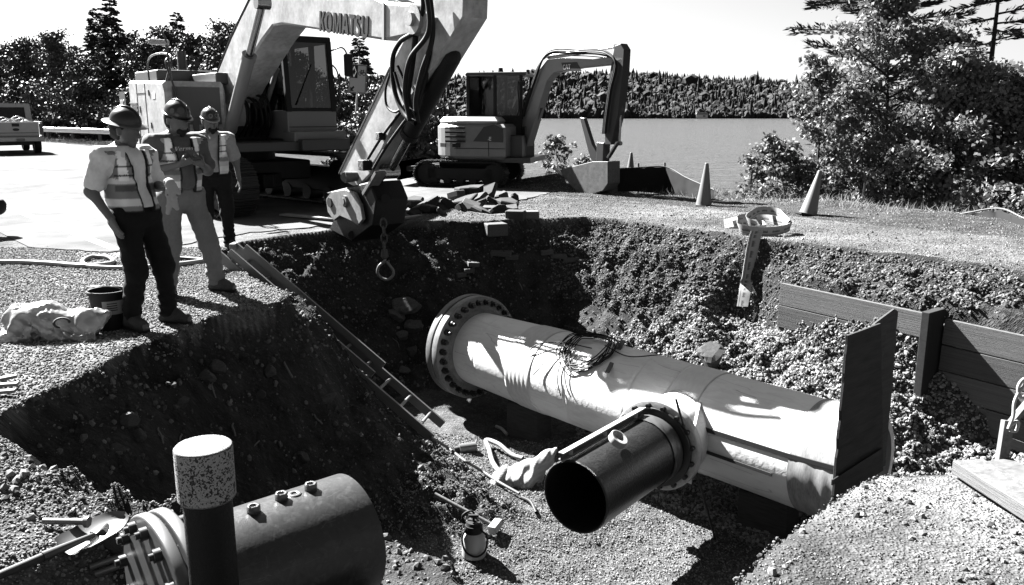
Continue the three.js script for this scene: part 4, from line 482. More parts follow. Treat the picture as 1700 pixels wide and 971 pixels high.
  for (const [a, e, rr, g] of o.stickers ?? []) { const n = V(Math.sin(a) * Math.cos(e) * .92, Math.sin(e), Math.cos(a) * Math.cos(e) * 1.1), p = n.clone().multiplyScalar(.1125), c = new THREE.CylinderGeometry(rr, rr, .003, 18); c.applyQuaternion(new THREE.Quaternion().setFromUnitVectors(V(0, 1, 0), V(n.x / .85, n.y, n.z / 1.2).normalize())); c.translate(p.x, p.y, p.z); mesh('sticker', c, mat(g, .5), hat); }
  t.updateMatrixWorld(true); return { t, w: (v) => t.localToWorld(v.clone()), hp };
}
const stand = (m = {}) => ({ hipL: V(.095, .9, 0), hipR: V(-.095, .9, 0), kneeL: V(.12, .48, .03), kneeR: V(-.12, .48, .03), ankleL: V(.13, .09, 0), ankleR: V(-.13, .09, 0), toeL: V(.17, .05, .17), toeR: V(-.17, .05, .17), pelvis: V(0, .95, 0), waist: V(0, 1.09, .0), neck: V(0, 1.44, -.01), head: V(0, 1.59, .03), shL: V(.19, 1.39, -.01), shR: V(-.19, 1.39, -.01), elL: V(.25, 1.12, -.03), elR: V(-.25, 1.12, -.03), wrL: V(.24, .88, .08), wrR: V(-.24, .88, .08), ...m });
{ // worker at the pit edge, seen from the side
  const p = onGround(250, 541);
  const a = person({ pos: V(p.x, gy(p.x, -p.z) - .01, p.z), turn: 62 * R, scale: .99, label: 'worker in a pale T-shirt, dark trousers and full-brim hard hat looking down into the pit', skin: .2, trousers: .014, boots: .1, shirt: 1.25, vest: .28, vestOpen: .045, hat: .025, brim: .12, fullBrim: true, hatTilt: .02, nod: .24, yaw: .4, sleeve: .72,
    J: stand({ hipL: V(.09, .9, -.05), kneeL: V(.12, .49, .07), ankleL: V(.16, .09, .04), toeL: V(.2, .05, .21), hipR: V(-.09, .9, -.05), kneeR: V(-.11, .48, .03), ankleR: V(-.13, .09, -.05), toeR: V(-.16, .05, .13), pelvis: V(0, .95, -.06), waist: V(0, 1.09, -.1), neck: V(0, 1.43, -.13), head: V(0, 1.575, -.075), elR: V(-.27, 1.12, -.19), wrR: V(-.24, .91, -.03), shL: V(.19, 1.38, -.13), shR: V(-.19, 1.38, -.14), elL: V(.24, 1.13, -.07), wrL: V(.1, 1.13, .18) }), hdR: V(.05, -.85, .45).normalize(), pnR: V(.95, .1, .1), curlR: .3, hdL: V(-.4, .02, .9).normalize(), pnL: V(-.2, -1, 0).normalize(), curlL: .75 });
  const h = a.w(V(.06, 1.12, .3)); // rag held in the left hand
  const g = nets((() => { const F = field([[V(0, .06, 0), V(.01, -.02, .01), .05, .045], [V(0, 0, .01), V(.05, -.16, .0), .035, .02], [V(0, 0, 0), V(-.03, -.2, .02), .03, .018], [V(.03, .03, 0), V(.09, -.03, .02), .03, .02]], .03); return (q) => F(q) + .018 * n3(q, 30) + .01 * n3(q, 60, 4); })(), V(-.15, -.3, -.12), V(.2, .2, .14), .008); g.scale(.8, .85, .8); g.translate(h.x, h.y, h.z);
  single('rag', 'crumpled white cloth held in the hand of the worker by the bucket', 'cloth', g, mat(.62, .85));
}
{ // worker reading a handset
  const p = onGround(313, 487);
  const a = person({ pos: V(p.x, gy(p.x, -p.z) - .01, p.z), turn: 47 * R, scale: 1.03, label: 'bearded worker in faded jeans and hard hat reading a handset held to his chest', skin: .2, trousers: .28, baggy: .018, boots: .12, shirt: .16, belly: .015, vest: .42, vestOpen: .055, hat: .03, brim: .03, hatTilt: .0, nod: .28, yaw: .25, sleeve: .8, beard: true, stickers: [[-.5, .45, .03, .1], [.5, .6, .026, .09], [-1.2, .3, .022, .16]],
    J: stand({ hipL: V(.1, .9, 0), kneeL: V(.19, .48, .1), ankleL: V(.26, .09, .06), toeL: V(.33, .05, .21), kneeR: V(-.14, .48, .02), ankleR: V(-.17, .09, -.02), toeR: V(-.22, .05, .14), elR: V(-.29, 1.13, -.02), wrR: V(-.1, 1.21, .25), elL: V(.28, 1.13, .0), wrL: V(.1, 1.2, .26), head: V(0, 1.58, .06) }), hdR: V(.75, .3, .5).normalize(), pnR: V(.2, .7, -.6).normalize(), thR: 1, curlR: .55, hdL: V(-.75, .3, .5).normalize(), pnL: V(-.2, .7, -.6).normalize(), thL: -1, curlL: .55 });
  const h = a.w(V(-.0, 1.285, .31)), t = thing('handset', 'small dark handset with a pale face held by the worker in jeans', 'handset', h, 47 * R); const b = mesh('case', bx(.085, .13, .022, 0, 0, 0, -.9, .2), mat(.03, .4), t); mesh('screen', bx(.066, .1, .004, 0, .01, -.008, -.9, .2), mat(.35, .2), t);
  // shirt lettering: pale script across the chest
  { const c = document.createElement('canvas'); c.width = 256; c.height = 96; const x = c.getContext('2d'); x.clearRect(0, 0, 256, 96); x.fillStyle = '#e8e8e8'; x.font = 'italic bold 64px serif'; x.fillText('Vermo', 4, 66); const tx = new THREE.CanvasTexture(c); tx.colorSpace = THREE.SRGBColorSpace; const g = new THREE.PlaneGeometry(.2, .075, 8, 2), P = g.attributes.position; for (let i = 0; i < P.count; i++) P.setZ(i, -(P.getX(i) ** 2) * 2.5); g.translate(.0, 1.335, .178); mesh('shirt_lettering', g, mat(1, .8, { map: tx, transparent: true }), a.t); }
}
{ // worker in front of the excavator track
  const p = onGround(364, 413);
  person({ pos: V(p.x, gy(p.x, -p.z) - .01, p.z), turn: 27 * R, scale: 1.0, label: 'worker with a goatee and stickered hard hat standing before the excavator track', skin: .2, trousers: .016, boots: .1, shirt: .5, vest: .7, vestOpen: .04, hat: .035, brim: .4, hatTilt: .02, nod: .22, yaw: .25, sleeve: .8, beard: true, stickers: [[-.35, .3, .026, .25], [-.35, .3, .015, .03], [.35, .3, .026, .25], [.35, .3, .015, .03], [-1.1, .4, .024, .2], [.9, .55, .02, .2]],
    J: stand({ kneeL: V(.12, .48, .06), ankleL: V(.13, .09, .04), toeL: V(.17, .05, .2), ankleR: V(-.14, .09, -.04), kneeR: V(-.12, .48, .02), toeR: V(-.2, .05, .12), head: V(0, 1.585, .05), elL: V(.28, 1.12, -.03), wrL: V(.29, .88, .07) }), hdL: V(.03, -.95, .25).normalize(), pnL: V(-.95, 0, .1), hdR: V(-.03, -.95, .25).normalize(), pnR: V(.95, 0, .1) });
}
// ------------------------------------------------------------------ vegetation
const leafDark = mat(.085, .62), leafMid = mat(.125, .58), leafPale = mat(.17, .55), needle = mat(.07, .7), bark = mat(.08, .9, { map: rep(T.wood, 2) }), thin = (g) => new THREE.MeshPhysicalMaterial({ color: grey(g), roughness: .85, transmission: .4, thickness: 0, specularIntensity: .5, side: THREE.DoubleSide }), thinMid = thin(.2), thinPale = thin(.27), thinDark = thin(.13);
function leaves(list, rnd, aspect = .55) { // list of [position, size, optional axis] -> diamond leaves with a fold
  const n = list.length, P = new Float32Array(n * 12), I = new Uint32Array(n * 6), q = new THREE.Quaternion(), a = V(), b = V(), c = V(); let o = 0;
  list.forEach(([p, s, ax], i) => { if (ax) a.copy(ax).add(V(rnd() - .5, rnd() - .5, rnd() - .5).multiplyScalar(.7)).normalize(); else a.set(rnd() - .5, rnd() * .8 - .65, rnd() - .5).normalize(); b.set(rnd() - .5, rnd() - .5, rnd() - .5).cross(a).normalize(); c.crossVectors(a, b); const w = s * aspect * .5, f = s * .12 * (rnd() - .3);
    const v = [p, p.clone().addScaledVector(a, s * .45).addScaledVector(b, w).addScaledVector(c, f), p.clone().addScaledVector(a, s), p.clone().addScaledVector(a, s * .45).addScaledVector(b, -w).addScaledVector(c, f)]; v.forEach((u, k) => { P[o + k * 3] = u.x; P[o + k * 3 + 1] = u.y; P[o + k * 3 + 2] = u.z; }); o += 12; I.set([i * 4, i * 4 + 1, i * 4 + 2, i * 4, i * 4 + 2, i * 4 + 3], i * 6); });
  const g = new THREE.BufferGeometry(); g.setAttribute('position', new THREE.BufferAttribute(P, 3)); g.setIndex(new THREE.BufferAttribute(I, 1)); g.computeVertexNormals(); return g;
}
const gs = (rnd) => (rnd() + rnd() + rnd() - 1.5) * .82;
function broadleaf(h, rad, o, seed) { // { trunk, crown } geometries with the base at the origin
  const r = rng(seed), wood = [], pts = [], lean = V((r() - .5) * .2, 0, (r() - .5) * .2).add(o.lean ?? V()), top = V(lean.x * h, h * .8, lean.z * h), mid = V(lean.x * h * .4 + (r() - .5) * .15 * rad, h * .4, lean.z * h * .4), tr = h * (o.thick ?? .012) + .012;
  const path = new THREE.QuadraticBezierCurve3(V(0, -.3, 0), mid, top), nS = 8; for (let k = 0; k < nS; k++) wood.push(bar(path.getPoint(k / nS), path.getPoint((k + 1) / nS), tr * (1 - k / nS * .85), tr * (1 - (k + 1) / nS * .85), 7, true));
  const low = o.low ?? .15, nL = o.limbs ?? 22;
  for (let k = 0; k < nL; k++) { const f = low + (1 - low) * (k + r() * .6) / nL, b = path.getPoint(Math.min(1, f)), a = k * 2.4 + r() * 1.2, shape = Math.sin(Math.PI * Math.pow((f - low) / (1 - low) * .88 + .1, o.pow ?? .8)), L = rad * (.55 + .55 * r()) * Math.max(.3, shape), e = b.clone().add(V(Math.cos(a) * L, L * (.25 + .5 * r()) * (o.up ?? 1), Math.sin(a) * L)), m2 = b.clone().lerp(e, .5).add(V(0, -.06 * L, 0)), c = new THREE.QuadraticBezierCurve3(b, m2, e); for (let s = 0; s < 3; s++) wood.push(bar(c.getPoint(s / 3), c.getPoint((s + 1) / 3), tr * .34 * (1 - s / 3.2), tr * .34 * (1 - (s + 1) / 3.2), 5, true));
    const nc = o.clumps ?? 4; for (let s = 0; s < nc; s++) { const cp = c.getPoint(.35 + .68 * (s + r() * .5) / nc).add(V(gs(r), gs(r), gs(r)).multiplyScalar(L * .22)), cr = (o.cr ?? .28) * (.7 + .6 * r()) * Math.max(.5, rad * .5); const m = o.per ?? 60; for (let i = 0; i < m; i++) pts.push([cp.clone().add(V(gs(r) * cr, gs(r) * cr * .6, gs(r) * cr)), (o.leaf ?? .1) * (.6 + .7 * r())]); } }
  return { trunk: join(wood), crown: leaves(pts, r, o.aspect ?? .6) };
}
function conifer(h, rad, o, seed) {
  const r = rng(seed), wood = [], pts = [], tr = h * .013 + .02; for (let k = 0; k < 6; k++) wood.push(bar(V(0, h * k / 6 - (k ? 0 : .3), 0), V(0, h * (k + 1) / 6, 0), tr * (1 - k / 6.2), tr * (1 - (k + 1) / 6.2), 7, true));
  const nW = o.whorls ?? 16; for (let w = 0; w < nW; w++) { const f0 = (o.low ?? .12) + (1 - (o.low ?? .12)) * w / nW, nb = o.per ?? 5; for (let b = 0; b < nb; b++) { if (r() < (o.gap ?? .1)) continue; const f = Math.min(.985, f0 + (r() - .5) * 1.6 / nW); const a = b / nb * Math.PI * 2 + w * .7 + r() * .5, L = rad * Math.pow(1 - f, o.pow ?? .75) * (.7 + .5 * r()) + .12, up = (o.droop ?? -.12) + .34 * (r() - .35), s = V(0, h * f, 0), e = V(Math.cos(a) * L, h * f + L * up, Math.sin(a) * L); wood.push(bar(s, e, tr * .22, tr * .06, 4, true)); const d = e.clone().sub(s).normalize(), side = V(-d.z, 0, d.x); const n = Math.ceil(L * (o.dens ?? 70)); for (let i = 0; i < n; i++) { const t = .15 + .88 * r(), wd = L * .26 * Math.sin(Math.PI * Math.min(1, t * .85 + .1)) * (r() * 2 - 1), p = s.clone().lerp(e, t).addScaledVector(side, wd).add(V(0, (r() - .6) * L * .07, 0)); pts.push([p, (o.leaf ?? .22) * (.6 + .7 * r()), d.clone().multiplyScalar(.7).addScaledVector(side, Math.sign(wd) * .9).add(V(0, .15, 0))]); } } }
  return { trunk: join(wood), crown: leaves(pts, r, o.aspect ?? .3) };
}
function plant(name, label, cat, g, m, pos, s = 1, turn = 0, group, barkM = bark) { const t = thing(name, label, cat, pos, turn, group); t.scale.setScalar(s); mesh('trunk', g.trunk, barkM, t); mesh('crown', g.crown, m, t); return t; }
const railD = (px) => 56.2 - (clamp(px, -60, 420) - 40) * .0515;
{ // wood behind the guard rail
  const kinds = [broadleaf(9, 2.6, { limbs: 34, clumps: 5, per: 64, leaf: .2, cr: .55, low: .04, up: 1.1, aspect: .7 }, 11), broadleaf(9, 2.3, { limbs: 34, clumps: 5, per: 64, leaf: .18, cr: .5, low: .04, up: 1.4, pow: .9, aspect: .7 }, 12), conifer(10, 2.4, { whorls: 30, per: 8, dens: 75, leaf: .34, low: .03, droop: -.3, aspect: .34, gap: .15 }, 13), broadleaf(9, 2.8, { limbs: 36, clumps: 5, per: 64, leaf: .2, cr: .6, low: .03, up: .8, aspect: .7 }, 14), conifer(10, 1.9, { whorls: 32, per: 8, dens: 80, leaf: .3, low: .03, droop: -.28, aspect: .34, gap: .15 }, 15)];
  const where = (px) => px < 80 ? 'behind the pickup truck' : px < 185 ? 'behind the open stretch of guard rail' : px < 330 ? 'behind the engine hood of the big excavator' : 'behind the raised boom of the big excavator', where2 = (px) => px < 565 ? 'behind the cab of the big excavator' : px < 640 ? 'behind the lane sign' : px < 715 ? 'behind the stick of the big excavator' : 'behind the cab of the compact excavator';
  const ms = [leafDark, leafMid, needle, leafDark, needle], nat = [9, 9, 10, 9, 10];
  const lab = { 0: 'dark bushy broadleaf tree in the wood', 1: 'tall upright broadleaf tree in the wood', 2: 'dark spreading conifer in the wood', 3: 'rounded spreading broadleaf tree in the wood', 4: 'narrow dark conifer in the wood' };
  const rows = [[-45, 30, 0], [-10, 42, 4], [22, 62, 1], [55, 48, 3], [90, 62, 0], [120, 40, 1], [152, 80, 3], [176, 8, 2], [200, -14, 4], [226, 42, 1], [256, 46, 0], [284, 26, 3], [306, 14, 4], [330, 40, 0], [362, 18, 1], [392, 30, 3], [420, 44, 0], [452, 40, 4], [486, 70, 1]];
  rows.forEach(([px, ty, k], i) => { const d = railD(px) + 3.2 + (i * 7 % 5) * 1.5, p = atD(px, 200, d), zf = -p.z, topY = EYE + d * Math.tan(PITCH + Math.atan((485.5 - ty) / FOC) - 2 * PITCH) , y0 = Math.min(0, gy(p.x, zf)), hgt = topY - y0; plant(k === 2 || k === 4 ? 'conifer_tree' : 'broadleaf_tree', lab[k] + ' ' + where(px), 'tree', kinds[k], ms[k], V(p.x, y0, p.z), hgt / nat[k] * (k === 2 || k === 4 ? 1 : 1.12), i * 1.7, 'wood behind the guard rail'); });
  // lower growth at the wood's edge
  const sh = [broadleaf(3, 1.7, { limbs: 16, clumps: 4, per: 44, leaf: .15, cr: .45, low: .02, aspect: .7 }, 21), broadleaf(3, 1.9, { limbs: 16, clumps: 4, per: 44, leaf: .16, cr: .5, low: .02, up: .7, aspect: .7 }, 22)];
  for (let i = 0; i < 16; i++) { const px = -20 + i * 27, d = railD(px) + 1.6 + (i % 3) * .9, p = atD(px, 215, d); plant('verge_shrub', (i % 3 ? 'dark shrub at the wood foot ' : 'paler shrub at the wood foot ') + where(px), 'shrub', sh[i % 2], i % 3 ? leafDark : leafMid, V(p.x, Math.min(0, gy(p.x, -p.z)), p.z), .95 + (i * 5 % 4) * .16, i * 2.1, 'shrubs behind the guard rail'); }
  // thicket between the two machines
  const th = [[492, 96, 37, 1], [520, 104, 38, 0], [548, 118, 36, 3], [574, 104, 39, 1], [602, 70, 38, 4], [628, 92, 37, 0], [652, 104, 35, 3], [676, 122, 34, 1], [700, 150, 33, 0], [724, 158, 32, 3], [752, 172, 33, 1], [785, 176, 36, 0]];
  th.forEach(([px, ty, d, k], i) => { const p = atD(px, 230, d), y0 = Math.min(0, gy(p.x, -p.z)), topY = EYE + d * Math.tan(Math.atan((485.5 - ty) / FOC) - PITCH), h = topY - y0; plant(k === 4 ? 'conifer_tree' : 'broadleaf_tree', k === 4 ? 'lone young conifer poking above the thicket behind the road sign' : ['dark', 'paler'][i % 2] + ' small broadleaf tree in the thicket ' + where2(px), 'tree', kinds[k], k === 4 ? needle : [leafDark, leafMid][i % 2], V(p.x, y0, p.z), h / nat[k] * 1.05, i * 2.3, k === 4 ? undefined : 'thicket between the excavators'); });
  const lowk = broadleaf(2.4, 1.3, { limbs: 16, clumps: 4, per: 52, leaf: .13, cr: .4, low: .02, aspect: .75 }, 25);
  [[560, 236, 27], [588, 230, 27.5], [640, 226, 27], [668, 232, 26], [700, 226, 26.5], [728, 240, 27], [752, 238, 28], [612, 240, 26.4], [684, 246, 25.6]].forEach(([px, py, d], i) => { const p = atD(px, py, d); plant('bright_shrub', 'pale-leaved shrub on the verge behind the excavator arm', 'shrub', lowk, i % 2 ? leafPale : leafMid, V(p.x, Math.min(.05, gy(p.x, -p.z)), p.z), .68 + (i % 3) * .14, i * 1.3, 'pale shrubs on the verge'); });
}
{ // trees on the lake bank at the right
  const at = (px, d) => { const p = atD(px, 300, d); return V(p.x, Math.max(gy(p.x, -p.z), LAKE + .2), p.z); };
  const H = (p, ty, d) => EYE + d * Math.tan(Math.atan((485.5 - ty) / FOC) - PITCH) - p.y;
  const put = (name, lab, kind, px, ty, d, o, m, seed, turn = 0) => { const p = at(px, d), h = H(p, ty, d); const g = kind === 'b' ? broadleaf(h, o.rad, o, seed) : conifer(h, o.rad, o, seed); return plant(name, lab, 'tree', g, m, p, 1, turn); };
  put('young_maple', 'young maple with separate broad leaves leaning over the lake beside the tilted cone', 'b', 1352, 20, 17.5, { rad: 1.35, limbs: 26, clumps: 5, per: 59, leaf: .088, cr: .34, low: .12, up: 1.2, lean: V(-.06, 0, 0), aspect: .8, thick: .006 }, thinMid, 41);
  put('young_maple', 'low spreading maple sapling reaching out over the water', 'b', 1318, 205, 17.2, { rad: 1.3, limbs: 20, clumps: 5, per: 70, leaf: .088, cr: .32, low: .1, up: .6, lean: V(-.28, 0, 0), aspect: .8, thick: .006 }, thinMid, 42);
  put('half_bare_pine', 'thin half-bare pine with fine twigs among the lakeside trees', 'c', 1430, -40, 18.5, { rad: 1.5, whorls: 17, per: 5, dens: 60, leaf: .2, low: .12, droop: -.05, gap: .25, aspect: .16, pow: .5 }, thinDark, 43);
  put('tall_pine', 'tall pine whose dark flat boughs reach out at the top of the picture', 'c', 1452, -330, 21, { rad: 2.6, whorls: 13, per: 5, dens: 110, leaf: .28, low: .5, droop: .02, gap: .2, aspect: .16, pow: .35 }, needle, 44, .4);
  put('lakeside_birch', 'slender broadleaf tree with bright leaves between the pines', 'b', 1482, -150, 18.2, { rad: 1.6, limbs: 46, clumps: 5, per: 70, leaf: .09, cr: .36, low: .3, up: 1.2, aspect: .8, thick: .008 }, thinMid, 45);
  put('lakeside_maple', 'dense layered maple filling the right side of the lake bank', 'b', 1600, -30, 17, { rad: 2.1, limbs: 46, clumps: 6, per: 84, leaf: .092, cr: .34, low: .08, up: .35, aspect: .8, thick: .009 }, thinPale, 46);
  put('lakeside_maple', 'broad-leaved maple at the far right edge of the lake bank', 'b', 1690, 0, 16, { rad: 1.9, limbs: 44, clumps: 6, per: 84, leaf: .092, cr: .34, low: .06, up: .35, aspect: .8, thick: .009 }, thinMid, 47);
  put('tall_pine', 'pine with a bare upper trunk standing behind the dense maple', 'c', 1622, -170, 20, { rad: 1.5, whorls: 12, per: 4, dens: 90, leaf: .24, low: .5, droop: .0, gap: .3, aspect: .16, pow: .4 }, needle, 48);
  put('lakeside_birch', 'leafy young tree standing behind the half-bare pine', 'b', 1545, -60, 19.2, { rad: 1.8, limbs: 36, clumps: 5, per: 77, leaf: .095, cr: .4, low: .1, up: .8, aspect: .8, thick: .008 }, thinDark, 49);
  put('lakeside_birch', 'leafy tree filling the gap behind the leaning maple', 'b', 1415, 90, 19.5, { rad: 1.5, limbs: 32, clumps: 5, per: 77, leaf: .09, cr: .4, low: .08, up: .8, aspect: .8, thick: .008 }, thinDark, 50);
  const bush = broadleaf(1.6, .95, { limbs: 14, clumps: 4, per: 80, leaf: .08, cr: .36, low: .02, up: .5, aspect: .75 }, 51);
  [[1395, 16.8], [1450, 16.4], [1490, 16.9], [1530, 16.2], [1570, 15.7], [1615, 15.3], [1655, 14.8], [1700, 14.5], [1545, 17], [1600, 16.6], [1660, 16], [1745, 15]].forEach(([px, d], i) => { plant('bank_bush', 'low leafy bush under the trees along the lake bank', 'shrub', bush, [thinMid, thinDark, thinPale][i % 3], at(px, d), .85 + (i % 4) * .14, i * 1.9, 'bushes along the lake bank'); });
  // sapling seen between the boom and bucket of the compact machine
  put('sapling', 'sparse sapling growing on the shore behind the small excavator bucket', 'b', 930, 196, 24, { rad: .95, limbs: 18, clumps: 4, per: 18, leaf: .12, cr: .34, low: .1, up: .9, aspect: .8, thick: .005 }, thinMid, 52);
  put('sapling', 'short leafy sapling on the shore beside the small excavator arm', 'b', 972, 236, 23, { rad: .7, limbs: 14, clumps: 4, per: 24, leaf: .088, cr: .3, low: .1, up: .7, aspect: .8, thick: .005 }, thinMid, 53);
}
{ // far wooded hillside: one mass
  const r = rng(8), con = join([[1, 0], [.78, .28], [.52, .56]].map(([w, y]) => { const g = new THREE.ConeGeometry(.22 * w, .5, 6); g.translate(0, y + .2, 0); return g; })), bl = (() => { const g = new THREE.IcosahedronGeometry(.36, 1), p = g.attributes.position; for (let i = 0; i < p.count; i++) { const k = .75 + .5 * hash2(Math.round(p.getX(i) * 50) + 7, Math.round(p.getY(i) * 50 + p.getZ(i) * 90)); p.setXYZ(i, p.getX(i) * k, p.getY(i) * k * 1.15 + .4, p.getZ(i) * k); } g.computeVertexNormals(); return g; })();
  for (const [name, g, n, m, lab] of [['far_conifer_forest', con, 15000, mat(.022, .9), 'conifers of the wooded hill across the lake'], ['far_broadleaf_forest', bl, 13000, mat(.032, .9), 'broadleaf trees of the wooded hill across the lake']]) {
    const im = new THREE.InstancedMesh(g, m, n), M = new THREE.Matrix4(), q = new THREE.Quaternion(), c = new THREE.Color(); for (let i = 0; i < n; i++) { const t = Math.pow(r(), 1.5), z = 597 + 265 * t, x = (r() * 2 - 1) * .68 * z, h = (3.6 + 4.4 * r()) * (r() < .1 ? 1.35 : 1) * (name[4] === 'c' ? 1.15 : .95) * (.55 + 1.1 * fbm(x * .03, z * .03, 3)) * (r() < .02 ? 1.6 : 1); q.setFromAxisAngle(V(0, 1, 0), r() * 6); M.compose(V(x, height(x, z) - .5, -z), q, V(h * (.9 + .6 * r()), h, h)); im.setMatrixAt(i, M); const k = .6 + .8 * r(); im.setColorAt(i, c.setRGB(k, k, k)); }
    im.name = name; im.userData = { kind: 'stuff', label: lab }; im.castShadow = im.receiveShadow = true; scene.add(im); }
}
{ // grass along the road edge and dry straw on the lakeside verge
  const blade = (() => { const g = new THREE.BufferGeometry(); g.setAttribute('position', new THREE.Float32BufferAttribute([-.012, 0, 0, .012, 0, 0, .008, .5, .1, -.012, 0, 0, .008, .5, .1, -.004, .5, .1, -.004, .5, .1, .008, .5, .1, .01, 1, .35], 3)); g.computeVertexNormals(); return g; })(), r = rng(91);
  const lay = (name, lab, n, m, f) => { const im = new THREE.InstancedMesh(blade, m, n), M = new THREE.Matrix4(), q = new THREE.Quaternion(), e = new THREE.Euler(); for (let i = 0; i < n; i++) { const [x, z, s, tilt] = f(); e.set((r() - .5) * tilt, r() * 6.3, (r() - .5) * tilt); q.setFromEuler(e); M.compose(V(x, height(x, z) - .01, -z), q, V(s * 1.6, s, s)); im.setMatrixAt(i, M); } im.name = name; im.userData = { kind: 'stuff', label: lab }; im.castShadow = im.receiveShadow = true; scene.add(im); };
  lay('verge_grass', 'rough grass below the guard rail', 9000, mat(.22, .8), () => { const t = r(), u = r(); return [lerp(-35, -13, t) + u * 1.2, lerp(57, 37.6, t) + u * 1.4 - 1.4, .1 + .2 * r(), .7]; });
  lay('dry_grass', 'dry straw and weeds on the lakeside verge', 7000, mat(.3, .8), () => { const t = r(), u = r(); return [lerp(1.2, 9, t) + u * .8, lerp(19.8, 11.6, t) + u * 2.0 - .6, .08 + .16 * r(), 2.6]; });
}
{ // small building on the far shore
  const p = atD(1164, 197, 585), t = thing('lakeside_cabin', 'tiny pale cabin at the waterline across the lake', 'cabin', V(p.x, LAKE + .3, p.z)); mesh('wall', bx(8, 2.4, 5, 0, 1.2, 0, 0, 0, 0, 0), mat(.9, .8), t); mesh('roof', plate([[-4.4, 2.4], [4.4, 2.4], [3.6, 3.8], [-3.6, 3.8]], 6, -3, .02), mat(.3, .8), t); mesh('window', bx(1.6, 1, .1, 1.5, 1.4, 2.52, 0, 0, 0, 0), mat(.05, .2), t);
}
// ------------------------------------------------------------------ road furniture and vehicles
{ // guard rail
  const A = onY(40, 229.5), B = onY(340, 246), d = B.clone().sub(A).normalize(), L = A.distanceTo(B), n = V(-d.z, 0, d.x);
  const t = thing('guard_rail', 'steel guard rail running along the far edge of the road', 'guard rail', A);
  const sec = [[0, -.155], [.07, -.12], [.07, -.06], [.0, -.02], [0, .02], [.07, .06], [.07, .12], [0, .155], [-.006, .155], [.062, .118], [.062, .062], [-.008, .02], [-.008, -.02], [.062, -.062], [.062, -.118], [-.006, -.155]];
  const s = new THREE.Shape(sec.map(([x, y]) => new THREE.Vector2(x, y))), g = new THREE.ExtrudeGeometry(s, { depth: L, bevelEnabled: false }); const nn = V(0, 1, 0).cross(d).normalize(); if (nn.z < 0) nn.negate(); g.applyMatrix4(new THREE.Matrix4().makeBasis(nn, V(0, 1, 0), nn.clone().cross(V(0, 1, 0)))); const along = nn.clone().cross(V(0, 1, 0)); const base = along.dot(d) > 0 ? V(0, 0, 0) : d.clone().multiplyScalar(L); g.translate(base.x, .62, base.z); mesh('rail', g, mat(1.6, .35, { metalness: .3 }), t);
  for (let k = 0; k <= L; k += 3.8) { const p = d.clone().multiplyScalar(k); mesh('post', bx(.15, .95, .15, p.x - nn.x * .12, .3, p.z - nn.z * .12), mat(.2, .8), t); }
}
{ // pickup truck seen from behind
  const p = onY(31, 257.5), t = thing('pickup_truck', 'grey pickup truck parked on the far road, seen from behind, gear piled in its bed', 'truck', V(p.x, .026, p.z), 0); t.rotation.y = Math.atan2(.8, -.6) ; // local +x forward = away up the road
  const paint = mat(.55, .4, { map: rep(T.fine, 1) }), dark = mat(.03, .5), L = 5.4;
  const wheel = (x, z) => { const w = new THREE.Group(); w.name = 'wheel'; w.position.set(x, .38, z); t.add(w); const g = lathe([[.2, -.12], [.34, -.13], [.38, -.1], [.38, .1], [.34, .13], [.2, .12], [.2, -.12]], 28); g.rotateX(Math.PI / 2); mesh('tyre', g, rubber, w); mesh('rim', cy(.2, .2, .18, 0, 0, 0, Math.PI / 2, 0, 18), mat(.4, .4, { metalness: .5 }), w); };
  wheel(.95, .82); wheel(.95, -.82); wheel(4.3, .82); wheel(4.3, -.82);
  mesh('bed', [bx(2.1, .62, .08, 1.1, .98, .94), bx(2.1, .62, .08, 1.1, .98, -.94), bx(2.1, .1, 1.9, 1.1, .68, 0), bx(.08, .7, 1.9, 2.12, 1.0, 0)], paint, t);
  mesh('cab', [plate([[2.15, .6], [5.4, .55], [5.45, 1.0], [5.3, 1.2], [4.2, 1.26], [3.75, 1.98], [2.5, 2.02], [2.25, 1.3]], 1.86, -.93, .05)], paint, t); mesh('rear_window', [bx(.02, .5, 1.4, 2.36, 1.62, 0, 0, 0, -.3)], mat(.02, .1), t);
  const tg = mesh('tailgate', [bx(.07, .56, 1.66, .05, 1.0, 0)], paint, t); mesh('handle', bx(.02, .12, .26, .005, 1.16, .02), dark, tg); mesh('badge', (() => { const g = cy(.12, .12, .02, 0, 0, 0, 0, Math.PI / 2, 20); g.scale(1, .45, 1); g.translate(.006, .98, .02); return g; })(), dark, tg); mesh('pressed_line', bx(.014, .02, 1.6, .01, .85, 0), dark, tg);
  for (const s of [-1, 1]) mesh('tail_lamp', bx(.06, .44, .14, .04, .98, s * .92), mat(.06, .2), t);
  mesh('rear_bumper', [bx(.2, .2, 1.96, -.08, .6, 0, 0, 0, 0, .03)], mat(.35, .25, { metalness: .6 }), t); mesh('number_plate', bx(.01, .11, .3, -.185, .58, .12), mat(.2, .5), t); mesh('underside', [bx(4.6, .2, 1.3, 2.6, .45, 0)], dark, t);
  const o = thing('bed_cargo', 'bundle of pale bent pipes and bags piled in the pickup bed', 'cargo', V(p.x, .9, p.z), t.rotation.y);
  [[.5, .3, .55], [.8, .2, .62], [1.2, .1, .5], [.6, -.2, .5], [1.0, -.3, .58]].forEach(([x, z, h]) => mesh('pipe', tube([V(x, -.1, z - .5), V(x + .1, h * .7, z - .3), V(x, h, z), V(x + .2, h * .75, z + .35), V(x, .1, z + .55)], .022, 30, 6), mat(.6, .4), o)); mesh('sack', sph(.2, .5, .28, .42, 1, 1.1, .9), mat(.6, .7), o); mesh('crate', bx(.9, .35, .9, 1.2, .12, -.2), dark, o);
}
